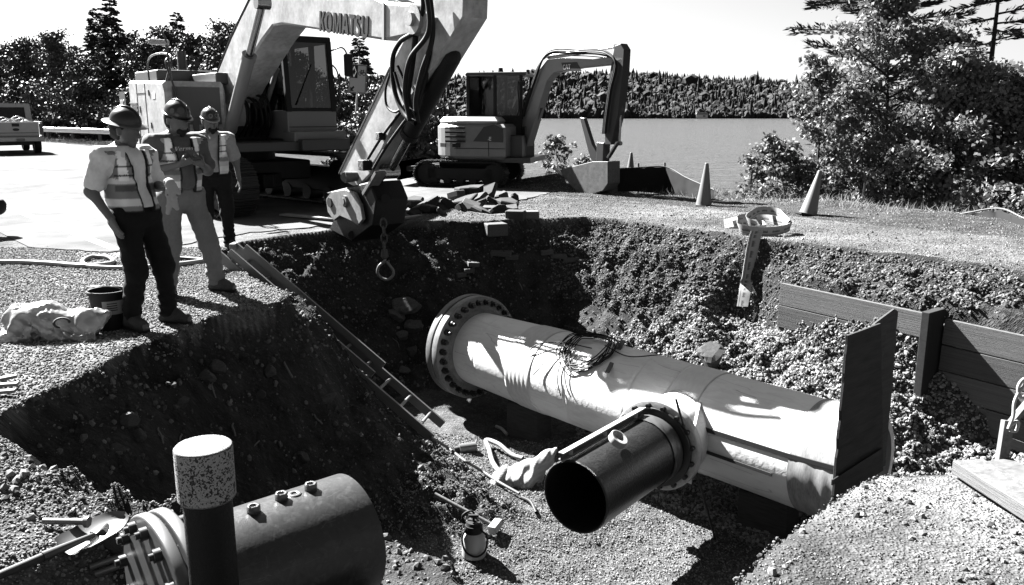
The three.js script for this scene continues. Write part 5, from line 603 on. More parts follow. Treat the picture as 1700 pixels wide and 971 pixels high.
{ // wheelbarrow mostly outside the frame at the left
  const p = onY(-14, 392), t = thing('wheelbarrow', 'black wheelbarrow tray nosing in from the roadside gravel', 'wheelbarrow', V(p.x, .0, p.z), 0);
  const g = nets((() => { const F = field([[V(-.8, .46, 0), V(.12, .42, 0), .18, .13], [V(-.8, .5, -.18), V(0, .46, -.12), .15, .12], [V(-.8, .5, .18), V(0, .46, .12), .15, .12]], .05); return (q) => Math.max(F(q), q.y - .52); })(), V(-1.1, .2, -.45), V(.4, .6, .45), .02); mesh('tray', g, rubber, t); const w = lathe([[.06, -.04], [.15, -.045], [.18, -.02], [.18, .02], [.15, .045], [.06, .04], [.06, -.04]], 24); w.rotateX(Math.PI / 2); w.translate(-.1, .18, 0); mesh('wheel', w, rubber, t); for (const s of [-1, 1]) { mesh('handle', bar(V(-.1, .2, s * .06), V(-1.7, .62, s * .3), .018), mat(.1, .6), t); mesh('leg', bar(V(-.75, .36, s * .2), V(-.85, .0, s * .22), .016), mat(.05, .6), t); }
}
{ // lane sign
  const d = 28, base = atD(585, 262, d), top = atD(597, 96, d), y0 = gy(base.x, -base.z), t = thing('lane_sign', 'rectangular bicycle lane sign on a leaning pale post behind the big excavator', 'sign', V(base.x, y0, base.z));
  const tp = top.clone().sub(t.position); mesh('post', bar(V(0, 0, 0), tp, .032, .032, 10), mat(.55, .4, { metalness: .3 }), t);
  const c = document.createElement('canvas'); c.width = 192; c.height = 288; const x = c.getContext('2d'); x.fillStyle = '#8a8a8a'; x.fillRect(0, 0, 192, 288); x.strokeStyle = '#222'; x.lineWidth = 6; x.strokeRect(6, 6, 180, 276); x.fillStyle = '#0c0c0c'; x.fillRect(10, 10, 82, 128); x.strokeStyle = '#e6e6e6'; x.lineWidth = 9; x.beginPath(); x.moveTo(51, 26); x.lineTo(74, 74); x.lineTo(51, 124); x.lineTo(28, 74); x.closePath(); x.stroke(); x.strokeStyle = '#161616'; x.lineWidth = 6; for (const cx of [118, 164]) { x.beginPath(); x.arc(cx, 88, 17, 0, 7); x.stroke(); } x.beginPath(); x.moveTo(118, 88); x.lineTo(130, 58); x.lineTo(156, 58); x.lineTo(140, 88); x.lineTo(118, 88); x.moveTo(164, 88); x.lineTo(154, 50); x.lineTo(166, 50); x.moveTo(140, 88); x.lineTo(128, 52); x.moveTo(120, 52); x.lineTo(136, 52); x.stroke(); x.fillStyle = '#0c0c0c'; x.beginPath(); x.moveTo(16, 274); x.lineTo(16, 226); x.lineTo(30, 240); x.lineTo(50, 218); x.lineTo(64, 232); x.lineTo(42, 254); x.lineTo(58, 268); x.closePath(); x.fill();
  const tx = new THREE.CanvasTexture(c); tx.colorSpace = THREE.SRGBColorSpace; const P = atD(594, 131, d - .06).sub(t.position); const w = 28 * d / FOC, h = 47 * d / FOC; const pl = new THREE.Group(); pl.name = 'sign_plate'; pl.position.copy(P); pl.rotation.set(-.05, .15, -.08); t.add(pl); mesh('panel', bx(w, h, .012, 0, 0, 0, 0, 0, 0, .004), mat(.3, .4, { metalness: .3 }), pl); mesh('printed_face', new THREE.PlaneGeometry(w * .98, h * .98).translate(0, 0, .01), mat(2.2, .5, { map: tx }), pl);
  const b = atD(577, 240, 27), q = single('marker_post', 'short pale marker post beside the lane sign', 'post', bx(.12, 1.0, .06, b.x, .35, b.z), mat(.4, .6));
}
// traffic cones
function cone(pos, lab, tilt = V(0, 1, 0), h = .72) { const t = thing('traffic_cone', lab, 'cone', pos); t.quaternion.setFromUnitVectors(V(0, 1, 0), tilt.normalize()); mesh('base_plate', bx(.36, .035, .36, 0, .017, 0), rubber, t); mesh('body', lathe([[.15, .03], [.142, .05], [.034, h - .01], [.028, h], [.018, h], [.018, h - .02]], 28), mat(.24, .5, { map: rep(T.fine, 2) }), t); mesh('collar', lathe([[.0995, h * .38], [.0665, h * .66]], 28).scale(1.03, 1, 1.03), mat(1.1, .4), t); return t; }
{ const g = (x, y) => { const p = onGround(x, y); return V(p.x, p.y - .02, p.z); }; cone(g(1168, 341), 'upright traffic cone standing at the end of the sagging silt fence', V(.03, 1, 0), .8); cone(g(1341, 356), 'traffic cone leaning over beside the lakeside trees', V(.22, 1, -.05), .76); const p = onY(1046, 292); cone(V(p.x, -.12, p.z), 'traffic cone half hidden behind the black silt fence', V(.02, 1, 0), .75); }
// silt fences and stakes
const fabric = mat(.012, .9, { map: rep(T.fine, 3), side: THREE.DoubleSide });
function strip(top, bot, seed, sag = .05) { const n = top.length - 1, m = 14, rows = 6, P = [], I = []; for (let i = 0; i <= n * m; i++) { const k = Math.min(n - 1, Math.floor(i / m)), f = i / m - k; for (let j = 0; j <= rows; j++) { const a = top[k].clone().lerp(top[k + 1], f), b = bot[k].clone().lerp(bot[k + 1], f), p = a.lerp(b, j / rows); p.z += sag * (fbm(i * .21 + seed, j * .5, 3) - .4) * 2; p.y += .03 * (vnoise(i * .3, seed) - .5) * (1 - j / rows); P.push(p.x, p.y, p.z); } } for (let i = 0; i < n * m; i++) for (let j = 0; j < rows; j++) { const a = i * (rows + 1) + j; I.push(a, a + 1, a + rows + 1, a + 1, a + rows + 2, a + rows + 1); } const g = new THREE.BufferGeometry(); g.setAttribute('position', new THREE.Float32BufferAttribute(P, 3)); g.setIndex(I); g.computeVertexNormals(); return g; }
{ const D = 19.2, top = [[1026, 281], [1060, 279], [1104, 278], [1140, 296], [1186, 316]], bot = [[1026, 318], [1060, 318], [1104, 322], [1140, 326], [1186, 330]], dep = [17.7, 17.75, 17.8, 17.2, 16.3];
  const tp = top.map(([x, y], i) => atD(x, y, dep[i])), bt = bot.map(([x, y], i) => atD(x, y, dep[i])), t = thing('silt_fence', 'black fabric silt fence sagging toward the upright cone by the lake', 'silt fence', V(bt[2].x, bt[2].y, bt[2].z)); wm('fabric', strip(tp, bt, 3, .025), fabric, t); wm('top_hem', tube(tp.map((p) => p.clone().add(V(0, .01, 0))), .014, 40, 6), mat(.05, .6), t); for (const i of [0, 1, 2]) wm('stake', beam(bt[i].clone().add(V(0, -.2, -.05)), tp[i].clone().add(V(0, .1, -.05)), .04, .04), mat(.25, .8, { map: rep(T.wood, 1) }), t);
  const P2 = [[1562, 361], [1600, 355], [1656, 347], [1700, 364], [1760, 385]], B2 = [[1562, 370], [1600, 376], [1656, 384], [1700, 390], [1760, 404]], t2p = P2.map(([x, y], i) => atD(x, y, [13.4, 13, 12.6, 12, 11.4][i])), b2 = B2.map(([x, y], i) => atD(x, y, [13.3, 12.9, 12.4, 11.8, 11.2][i])); const t2 = thing('silt_fence', 'collapsed black silt fence peaked over a stake below the dense maple', 'silt fence', b2[2].clone()); wm('fabric', strip(t2p, b2, 9, .12), fabric, t2); wm('top_hem', tube(t2p.map((p) => p.clone().add(V(0, .012, .02))), .013, 40, 6), mat(.16, .6), t2); wm('stake', beam(b2[2].clone().add(V(0, -.2, -.04)), t2p[2].clone().add(V(0, .03, -.04)), .04, .04), mat(.25, .8), t2);
  const stake = (x0, y0, x1, y1, d, lab) => { const a = atD(x0, y0, d), b = atD(x1, y1, d); single('wooden_stake', lab, 'stake', beam(b.clone().add(V(0, -.15, 0)), a, .035, .03), mat(.2, .85, { map: rep(T.wood, 1) })); }; stake(1249, 282, 1243, 330, 17.2, 'thin stake standing on the bank between the two cones'); stake(1437, 296, 1430, 348, 16, 'stake standing at the foot of the half-bare pine'); stake(1398, 322, 1400, 345, 15.8, 'short stake driven in behind the leaning cone');
}
// ------------------------------------------------------------------ broken asphalt, blocks and planks along the far rim
function rockGeo(r, sx, sy, sz, seed) { const g = new THREE.IcosahedronGeometry(1, 3), p = g.attributes.position, q = rng(seed * 7 + 1), pl = Array.from({ length: 11 }, () => [V(q() - .5, q() - .5, q() - .5).normalize(), .38 + .5 * q()]), v = V(); for (let i = 0; i < p.count; i++) { v.fromBufferAttribute(p, i); let k = 1.15; for (const [n, d] of pl) { const c = v.dot(n); if (c > .01) k = Math.min(k, d / c); } k *= 1 + .07 * (fbm(v.x * 4 + seed, v.y * 4 + v.z * 3, 2) - .4); p.setXYZ(i, v.x * k * r * sx, v.y * k * r * sy, v.z * k * r * sz); } g.computeVertexNormals(); return g; }
{
  const r = rng(31), darkA = mat(.06, .9, { map: rep(T.grit, 2) }), midA = mat(.14, .9, { map: rep(T.grit, 2) });
  const spots = [[672, 345, .3], [690, 338, .26], [706, 346, .3], [722, 334, .26], [735, 341, .34], [748, 350, .3], [758, 332, .36], [770, 340, .34], [783, 329, .42], [795, 338, .36], [808, 331, .34], [818, 344, .36], [832, 338, .3], [842, 345, .28], [856, 341, .22], [780, 350, .3], [800, 352, .26], [765, 356, .24], [736, 358, .22], [712, 356, .2], [690, 354, .2], [850, 352, .2], [660, 352, .24], [826, 354, .22], [790, 344, .3], [812, 326, .3]];
  spots.forEach(([x, y, s], i) => { const p = onY(x, y + 6, .02), pts = []; const n = 5 + (i % 3); for (let k = 0; k < n; k++) { const a = k / n * 6.283 + r() * .5; pts.push([Math.cos(a) * s * (.55 + .5 * r()), Math.sin(a) * s * (.4 + .4 * r())]); } const g = plate(pts.map(([a, b]) => { const k = .55 + .6 * ((i * 37 % 11) / 11); return [a * k, b * k * 1.25]; }), .05 + .11 * r(), -.05, .02); g.rotateX(-Math.PI / 2 + (r() - .5) * 1.7); g.rotateY(r() * 6); g.rotateZ((r() - .5) * 1.1); const P = g.attributes.position; for (let k = 0; k < P.count; k++) P.setY(k, P.getY(k) + .05 * (vnoise(P.getX(k) * 12 + i * 9, P.getZ(k) * 12) - .5)); g.computeVertexNormals(); g.translate(p.x, .08 + .09 * r() + (i > 5 && i < 15 ? .07 : 0), p.z); single('asphalt_piece', 'jagged piece of broken asphalt in the heap on the far pit rim', 'asphalt', g, i % 3 ? darkA : midA, 'broken asphalt on the far rim'); });
  const blk = (x0, y0, w, h, d, turn, lab, m) => { const p = onY(x0, y0, 0); single('concrete_block', lab, 'block', bx(w, h, d, p.x, h / 2 - .03 + gy(p.x, -p.z), p.z, 0, turn), m); };
  blk(822, 371, .34, .2, .28, .35, 'largest square concrete block below the asphalt heap', mat(.2, .9, { map: rep(T.grit, 2) })); blk(856, 366, .3, .16, .24, -.2, 'concrete block beside the largest block, its shaded end toward the pit', mat(.14, .9, { map: rep(T.grit, 2) })); blk(880, 364, .28, .15, .2, .1, 'pale concrete block at the end of the row under the asphalt heap', mat(.3, .9, { map: rep(T.grit, 2) }));
  const pl = (x0, y0, x1, y1, w, lab, g) => { const a = onY(x0, y0, .04), b = onY(x1, y1, .04); a.y = gy(a.x, -a.z) + .04; b.y = gy(b.x, -b.z) + .05; single('rim_board', lab, 'board', beam(a, b, w, .03), mat(g, .8, { map: rep(T.wood, 2, 1) })); }; pl(655, 366, 778, 354, .14, 'long pale board lying in front of the asphalt heap', .4); pl(470, 356, 566, 366, .16, 'pale kerb board on the road under the excavator', .5);
  // broken paving edges sticking out of the far wall
  [[832, 424, .32], [850, 428, .2], [908, 421, .2], [926, 424, .26], [948, 430, .3], [968, 432, .22], [784, 440, .18], [776, 450, .16], [762, 458, .16]].forEach(([x, y, s], i) => { const p = onGround(x, y); const g = bx(s, .07, .22, 0, 0, 0, .05, -.1 + i * .07, (i % 3 - 1) * .08, .012); g.translate(p.x, p.y - .01, p.z - .05); single('slab_fragment', 'pale slab fragment sticking out of the far pit wall', 'slab', g, mat(.2, .9, { map: rep(T.grit, 2) }), 'slab fragments in the far wall'); });
  // separate rocks
  const rk = (x, y, s, lab, group, m, sy = .8, lift = .4) => { const p = onGround(x, y), g = rockGeo(s, 1, sy, .9, x * 3 + y); g.rotateY(x); g.translate(p.x, p.y + s * sy * lift, p.z); return single('rock', lab, 'rock', g, m, group); };
  rk(1176, 604, .2, 'pointed rock lying on the crushed stone behind the pipe', undefined, mat(.14, .9, { map: rep(T.grit, 2) }), 1.1, .5);
  [[656, 528, .15], [676, 516, .2], [692, 548, .17], [668, 566, .13], [684, 590, .16], [672, 622, .09]].forEach(([x, y, s]) => rk(x, y, s, 'sunlit boulder in the pit wall beside the pipe flange', 'boulders beside the flange', mat(.22, .9, { map: rep(T.grit, 2) })));
  [[340, 625], [362, 606], [448, 616], [190, 745], [214, 702], [500, 768], [545, 660], [300, 665], [560, 720], [605, 740], [230, 735], [430, 655]].forEach(([x, y], i) => rk(x, y, .05 + .07 * r(), 'pale stone embedded in the shaded earth wall below the workers', 'stones in the shaded wall', mat(.12, .8, { map: rep(T.grit, 2) }), .8, -.25));
}
{ // roots and straws poking out of the cut earth
  const r = rng(63); [[338, 632], [352, 640], [262, 705], [404, 640], [520, 690], [470, 600], [180, 700], [575, 690], [300, 720], [430, 730], [386, 700], [545, 745], [650, 560], [860, 470], [1040, 470], [1150, 450]].forEach(([x, y], i) => { const p = onGround(x, y), a = r() * 6.28, L = .05 + .09 * r(); single('root', 'thin pale root poking out of the cut earth wall', 'root', tube([p.clone().add(V(0, -.02, -.03)), p.clone().add(V(Math.cos(a) * L * .4, -.03, .05)), p.clone().add(V(Math.cos(a) * L * .8, -.05 - .05 * r(), .06)), p.clone().add(V(Math.cos(a) * L, -.08 - .07 * r(), .05))], .005 + .004 * r(), 14, 5), mat(.22, .9), 'roots in the cut earth'); });
}
// ------------------------------------------------------------------ lay-flat hose looped on the rim
{
  const c = document.createElement('canvas'); c.width = 512; c.height = 64; const x = c.getContext('2d'); x.fillStyle = '#fff'; x.fillRect(0, 0, 512, 64); x.strokeStyle = '#444'; x.lineWidth = 3; const r = rng(4); for (let k = 0; k < 3; k++) { let px = 20 + k * 170; for (let i = 0; i < 12; i++) { x.beginPath(); x.moveTo(px, 42); x.lineTo(px + 3, 24 + r() * 8); x.lineTo(px + 6, 40); if (i % 3 === 0) { x.moveTo(px + 1, 32); x.lineTo(px + 7, 30); } x.stroke(); px += 9; } } x.strokeStyle = '#777'; x.beginPath(); x.moveTo(0, 54); x.lineTo(512, 54); x.stroke();
  const tx = new THREE.CanvasTexture(c); tx.colorSpace = THREE.SRGBColorSpace; tx.wrapS = THREE.RepeatWrapping; tx.repeat.set(1.2, 1); const m = mat(.48, .6, { map: tx });
  const ribbon = (pts, ups, w, n = 60) => { const cv = new THREE.CatmullRomCurve3(pts), uc = new THREE.CatmullRomCurve3(ups), P = [], U = [], I = []; for (let i = 0; i <= n; i++) { const t = i / n, p = cv.getPoint(t), u = uc.getPoint(t).normalize(), tg = cv.getTangent(t), nn = tg.clone().cross(u).normalize().multiplyScalar(.006); for (const [a, b] of [[-.5, 1], [.5, 1], [.5, -1], [-.5, -1]]) { const q = p.clone().addScaledVector(u, a * w).addScaledVector(nn, b); P.push(q.x, q.y, q.z); U.push(t * 3, a + .5); } } for (let i = 0; i < n; i++) for (let k = 0; k < 4; k++) { const a = i * 4 + k, b = i * 4 + (k + 1) % 4; I.push(a, b, a + 4, b, b + 4, a + 4); } const g = new THREE.BufferGeometry(); g.setAttribute('position', new THREE.Float32BufferAttribute(P, 3)); g.setAttribute('uv', new THREE.Float32BufferAttribute(U, 2)); g.setIndex(I); g.computeVertexNormals(); return g; };
  const o = onGround(1262, 388).add(V(0, .03, 0)), oy = o.y, t = thing('layflat_hose', 'pale printed lay-flat hose looped on the rim with its tail hanging into the pit', 'hose', o.clone()), S = o.clone(); const q = (a, b, d = 0) => { const p = onY(a, b, .1); return p; };
  const loop = (cx, cz, rx, rz, y0, rise, a0, span, w) => { const P = [], U = []; for (let i = 0; i <= 16; i++) { const a = i / 16 * span + a0; const wb = 1 + .16 * Math.sin(a * 3 + rx * 20); P.push(V(o.x + cx + Math.cos(a) * rx * wb, oy + y0 - rise * Math.sin(a), o.z + cz + Math.sin(a) * rz)); U.push(V(Math.cos(a) * .3, .9, -.25 + Math.sin(a) * .2)); } wm('loop', ribbon(P, U, w), m, t); };
  loop(0, 0, .36, .3, .1, .06, .3, 6.283, .13); loop(.12, -.05, .27, .22, .17, .1, 2.4, 4.6, .12); loop(-.16, .04, .22, .2, .08, .02, 3.6, 4.2, .12);
  const e0 = onGround(1202, 378).add(V(0, .05, 0)), e1 = onGround(1250, 378).add(V(0, .08, 0)); wm('folded_end', ribbon([e0, e0.clone().lerp(e1, .5).add(V(0, .03, 0)), e1], [V(.1, .5, -.8), V(0, .6, -.8), V(0, .7, -.6)], .2, 16), m, t);
  const tail = [[1256, 398, .12], [1250, 412, -.02], [1244, 440, -.25], [1238, 470, -.5], [1236, 482, -.58], [1234, 500, -.7], [1230, 522, -.86]].map(([a, b, Y], i) => { const p = onGround(a, b); return i ? p.add(V(0, .05, .05)) : p.add(V(0, .1, 0)); }); wm('hanging_tail', ribbon(tail, [V(1, 0, 0), V(1, 0, -.1), V(1, 0, -.2), V(1, 0, -.4), V(.7, 0, .7), V(.7, .1, .6), V(.6, .1, .6)], .17, 40), m, t);
}
// ------------------------------------------------------------------ timber shoring along the right wall
{
  const A = V(3.44, 0, -10.34), B = V(4.62, 0, -8.8), dir = B.clone().sub(A).normalize(), n = V(dir.z, 0, -dir.x); if (n.z < 0) n.negate(); const wood = [.2, .15, .23].map((g) => mat(g, .85, { map: rep(T.wood, .6, 1.6), bumpMap: rep(T.wood, .6, 1.6), bumpScale: .004 }));
  const panel = (s0, s1, top0, top1, lab) => { const t = thing('timber_shoring', lab, 'shoring', A.clone().addScaledVector(dir, s0).setY(top0 - 1.3)); for (let k = 0; k < 5; k++) { const a = A.clone().addScaledVector(dir, s0).addScaledVector(n, .06 + .012 * (k % 2)), b = A.clone().addScaledVector(dir, s1).addScaledVector(n, .06 + .014 * ((k + 1) % 2)); a.y = top0 - .14 - k * .285; b.y = top1 - .14 - k * .285; wm('plank', beam(a, b, .05, .275), wood[k % 3], t); } };
  panel(0, 1.92, -.4, -.44, 'weathered timber shoring planks behind the plywood at the pipe end'); panel(2.05, 3.9, -.46, -.5, 'dark timber shoring planks past the upright post');
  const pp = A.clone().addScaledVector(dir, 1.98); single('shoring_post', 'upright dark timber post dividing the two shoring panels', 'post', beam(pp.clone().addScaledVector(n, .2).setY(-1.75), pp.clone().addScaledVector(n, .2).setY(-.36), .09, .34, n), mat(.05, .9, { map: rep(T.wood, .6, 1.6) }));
  const bk = A.clone().addScaledVector(dir, 3.3).addScaledVector(n, .12); single('angle_bracket', 'rusty angle bracket bolted high on the far shoring panel', 'bracket', join([bx(.03, .3, .22, bk.x, -.5, bk.z, 0, -.9), bx(.16, .04, .22, bk.x - .05, -.38, bk.z + .04, 0, -.9)]), steelMid);
}
// ------------------------------------------------------------------ near right bank: planks and trestle
{
  const wd = mat(.24, .8, { map: rep(T.wood, 1.2, .5), bumpMap: rep(T.wood, 1.2, .5), bumpScale: .004 }); const a = onY(1606, 770, .06), b = onY(1745, 858, .06); a.y = gy(a.x, -a.z) + .05; b.y = gy(b.x, -b.z) + .055; single('thick_plank', 'thick weathered plank lying on the near bank with a chipped end', 'plank', beam(a, b, .16, .07), wd);
  const a2 = onY(1655, 764, .06), b2 = onY(1760, 815, .06); a2.y = gy(a2.x, -a2.z) + .04; b2.y = gy(b2.x, -b2.z) + .04; single('thick_plank', 'second plank lying behind the thick plank on the near bank', 'plank', beam(a2, b2, .16, .06), mat(.22, .8, { map: rep(T.wood, 1, .5) }));
  const d = 4.05, q = (x, y, dd = d) => atD(x, y, dd), t = thing('wooden_trestle', 'weathered timber trestle with a knotted rope at the edge of the near bank', 'trestle', q(1662, 775).setY(0)); const w2 = mat(.3, .85, { map: rep(T.wood, 1, .5) });
  wm('leg', beam(q(1661, 776), q(1673, 698), .05, .035, V(0, 0, 1)), w2, t); wm('leg', beam(q(1740, 800, 4.2), q(1726, 690, 4.2), .05, .035, V(0, 0, 1)), w2, t); wm('rail', beam(q(1668, 732), q(1740, 758, 4.2), .04, .05, V(0, 1, 0)), w2, t); wm('brace', beam(q(1676, 705), q(1730, 640, 4.15), .03, .03), w2, t);
  wm('rope', [tube([q(1674, 712, 4), q(1682, 690, 4), q(1684, 668, 4), q(1692, 650, 4), q(1700, 640, 4), q(1704, 628, 4), q(1696, 632, 4), q(1690, 645, 4), q(1696, 660, 4), q(1706, 655, 4)], .008, 60, 6), tube([q(1676, 706, 4), q(1690, 700, 4), q(1686, 716, 4), q(1676, 714, 4)], .008, 30, 6)], mat(.5, .9), t);
}
// ------------------------------------------------------------------ things on the pit floor
{
  const F = (x, y) => onGround(x, y);
  { const f = field([[V(-.25, .07, 0), V(.1, .09, 0), .1, .13], [V(.05, .1, .02), V(.32, .2, -.05), .12, .07], [V(.3, .2, -.05), V(.4, .28, -.08), .06, .04], [V(-.3, .05, .08), V(0, .06, .14), .08, .09]], .06), g = nets((q) => Math.max(f(q) + .05 * n3(q, 9) + .03 * n3(q, 22, 4), -q.y), V(-.5, -.05, -.3), V(.6, .45, .35), .014); const p = F(866, 796); g.rotateY(.3); g.translate(p.x, p.y - .03, p.z); single('cement_sack', 'crumpled white sack lying on the pit floor by the open stub', 'sack', g, mat(.55, .8, { map: rep(T.blotch, 2) })); }
  { const pts = [[902, 788], [870, 794], [835, 792], [820, 778], [812, 758], [808, 742], [828, 750], [850, 762], [868, 768]].map(([x, y]) => { const p = F(x, y); return p.setY(p.y + .05 + (y < 760 ? .04 : 0)); }); single('bent_hose', 'pale stiff hose bent into a loop around the white sack', 'hose', tube(pts, .026, 90, 10), mat(.36, .5)); }
  { const p = F(776, 752), t = thing('small_canister', 'small metal canister lying beside the loop of hose', 'canister', p.clone().add(V(0, .06, 0)), .35); mesh('body', join([cy(.06, .06, .2, 0, 0, 0, 0, Math.PI / 2, 20)]), mat(.25, .35, { metalness: .3 }), t); mesh('cap', cy(.035, .045, .06, -.13, 0, 0, 0, Math.PI / 2, 16), mat(.06, .5), t); }
  { const p = F(787, 924), t = thing('pump_sprayer', 'white hand pump sprayer bottle standing on the pit floor', 'sprayer', p), w = mat(.55, .45); mesh('bottle', lathe([[0, 0], [.095, 0], [.105, .012], [.108, .1], [.1, .19], [.078, .235], [.07, .24]], 32), w, t); const c = mesh('pump_cap', [cy(.078, .082, .065, 0, .27, 0, 0, 0, 24), cy(.06, .07, .03, 0, .315, 0), cy(.012, .012, .08, 0, .35, 0), bx(.09, .02, .025, 0, .385, 0)], rubber, t); mesh('nozzle_hose', [tube([V(.06, .28, .05), V(.115, .22, .06), V(.1, .1, .1), V(.02, .06, .125), V(-.07, .1, .1), V(-.1, .2, .05), V(-.06, .29, .04)], .009, 60, 7)], rubber, t); mesh('carry_handle', [tube([V(-.07, .27, -.03), V(-.1, .36, -.05), V(-.02, .4, -.06), V(.02, .33, -.05)], .01, 30, 6)], rubber, t); }
  { const a = F(722, 838).add(V(0, .1, 0)), b = F(822, 888).add(V(0, .08, 0)), t = thing('sledgehammer', 'sledgehammer lying behind the sprayer, pale head on the gravel', 'hammer', b.clone()); wm('handle', bar(a, b, .02, .018, 10), mat(.28, .6, { map: rep(T.wood, 1) }), t); const d = b.clone().sub(a).normalize(), s = d.clone().cross(V(0, 1, 0)).normalize(); wm('head', beam(b.clone().addScaledVector(s, -.09), b.clone().addScaledVector(s, .09), .075, .075), mat(.5, .5), t); }
  { const pts = [[600, 632], [650, 680], [715, 735], [745, 752], [775, 775], [800, 790], [830, 810], [862, 828]].slice(2).map(([x, y]) => F(x, y).add(V(0, .05, 0))); single('conduit', 'thin dark conduit trailing down the spur toward the pit floor', 'conduit', tube(pts, .016, 60, 8), mat(.14, .5)); const a = F(866, 830), b = F(890, 856); single('reinforcing_bar', 'short bent dark bar lying where the conduit ends', 'bar', tube([a.clone().add(V(0, .03, 0)), a.clone().lerp(b, .5).add(V(.02, .06, 0)), b.clone().add(V(0, .03, 0))], .016, 20, 8), mat(.04, .6)); }
  { const a = F(824, 712), b = F(842, 725); single('pipe_offcut', 'pale curved offcut lying in the dark under the main pipe', 'offcut', tube([V(a.x, a.y + .03, a.z), a.clone().lerp(b, .5).add(V(0, .05, 0)), V(b.x, b.y + .03, b.z)], .02, 16, 8), mat(.5, .5)); }
}
{ // extension ladder leaning down the bank behind the spur
  const top = onY(366, 424, .12), bot = onGround(722, 732).add(V(0, .06, 0)), d = bot.clone().sub(top).normalize(), L = top.distanceTo(bot), s = d.clone().cross(V(0, 1, 0)).normalize(), up = s.clone().cross(d).normalize(); const t = thing('extension_ladder', 'aluminium extension ladder sloping from the workers down behind the spur into the pit', 'ladder', bot.clone()), al = mat(.32, .4, { metalness: .4, map: rep(T.fine, 1) });
  for (const k of [-1, 1]) { const a = top.clone().addScaledVector(s, k * .21).addScaledVector(up, .1), b = bot.clone().addScaledVector(s, k * .21).addScaledVector(up, .06); wm('rail', beam(a, b, .035, .1, up), al, t); const c = top.clone().addScaledVector(s, k * .17).addScaledVector(up, .19).addScaledVector(d, .12), e = top.clone().addScaledVector(s, k * .17).addScaledVector(up, .17).addScaledVector(d, 2.2); wm('upper_rail', beam(c, e, .03, .085, up), al, t); wm('end_cap', bx(.07, .07, .16, a.x, a.y, a.z), mat(.25, .6), t); }
  for (let k = .25; k < L - .1; k += .3) { const c = top.clone().addScaledVector(d, k).addScaledVector(up, .09); wm('rung', bar(c.clone().addScaledVector(s, -.21), c.clone().addScaledVector(s, .21), .018, .018, 8), al, t); }
}
// ------------------------------------------------------------------ things by the workers' feet
{
  const hosePts = [[-30, 440], [30, 440], [90, 443], [140, 447], [165, 446], [186, 440], [180, 431], [155, 430], [138, 438], [150, 448], [190, 449], [260, 446], [310, 441], [345, 436]].map(([x, y]) => { const p = onY(x, y, 0); return p.setY(gy(p.x, -p.z) + .03); }); single('loose_hose', 'pale hose snaking over the gravel behind the workers with a loose loop', 'hose', tube(hosePts, .026, 160, 8), mat(.38, .5));
  const h2 = [[255, 428], [300, 428], [336, 431], [352, 434]].map(([x, y]) => onY(x, y, .03)); single('air_hose', 'thin dark hose lying on the ground behind the worker in jeans', 'hose', tube(h2, .02, 40, 8), mat(.05, .6));
  { const p = onGround(173, 551), t = thing('bucket', 'black plastic bucket with a pale label beside the clear bag', 'bucket', V(p.x, p.y - .01, p.z - .12)); mesh('pail', lathe([[0, .01], [.115, .01], [.12, .0], [.14, .3], [.152, .3], [.152, .325], [.138, .325], [.134, .3], [.112, .03], [0, .03]], 36), rubber, t); mesh('label', (() => { const g = new THREE.CylinderGeometry(.1395, .133, .11, 20, 1, true, .1, 1.3); g.translate(0, .2, 0); return g; })(), mat(.4, .6), t); mesh('label_print', [0, 1, 2, 3].map((k) => { const g = new THREE.CylinderGeometry(.1402, .1398, .008, 12, 1, true, .35, .55); g.translate(0, .235 - k * .018, 0); return g; }), mat(.05, .7), t); mesh('handle', tube([V(-.15, .29, 0), V(-.12, .36, .08), V(0, .38, .14), V(.12, .36, .08), V(.15, .29, 0)], .004, 30, 5), mat(.4, .4), t); }
  { const p = onGround(92, 562), f = field([[V(-.24, .14, -.02), V(-.06, .15, 0), .16, .15], [V(.05, .1, .02), V(.2, .13, .03), .11, .13], [V(.26, .15, .04), V(.38, .2, .03), .1, .04], [V(-.2, .06, .1), V(-.5, .02, .14), .09, .025], [V(.0, .05, .12), V(.3, .03, .16), .07, .03]], .06), g = nets((q) => Math.max(f(q) + .07 * Math.abs(n3(q, 8)) + .05 * Math.abs(n3(V(q.y, q.z, q.x), 16, 3)) + .03 * Math.abs(n3(V(q.z, q.x, q.y), 33, 8)) - .015, -q.y), V(-.62, -.04, -.3), V(.6, .42, .36), .0125); const t = thing('plastic_bag', 'crumpled clear plastic bag of rags lying on the gravel beside the bucket', 'bag', V(p.x, p.y - .02, p.z - .05), .12); mesh('film', g, new THREE.MeshPhysicalMaterial({ color: grey(.85), roughness: .3, transmission: .7, thickness: 0, side: THREE.DoubleSide }), t); const f2 = field([[V(-.22, .1, 0), V(.0, .09, 0), .11, .09], [V(.1, .1, 0), V(.22, .1, 0), .09, .09]], .05); mesh('contents', nets((q) => Math.max(f2(q) + .05 * n3(q, 14), -q.y), V(-.45, -.02, -.25), V(.45, .35, .25), .016), mat(.08, .8, { map: rep(T.blotch, 3) }), t); mesh('printed_mark', (() => { const q = new THREE.TorusGeometry(.055, .01, 6, 20, 4.6); q.scale(1, .7, .4); q.rotateX(-.6); q.translate(.1, .17, .165); return q; })(), mat(.06, .6), t); }
  { const w = mat(.4, .85, { map: rep(T.wood, 1, .5) }); [[-25, 633, 28, 624, 'wooden lath on top of the small bundle at the pit edge'], [-25, 640, 30, 636, 'middle wooden lath of the small bundle at the pit edge'], [-25, 651, 26, 648, 'lowest wooden lath of the small bundle at the pit edge']].forEach(([a, b, c, d, lab], i) => { const p = onY(a, b, .03), q = onY(c, d, .03); p.y = gy(p.x, -p.z) + .03; q.y = gy(q.x, -q.z) + .035; single('lath', lab, 'lath', beam(p, q, .045, .02), w, 'laths at the pit edge'); }); }
  { const p = onGround(300, 556); }
}
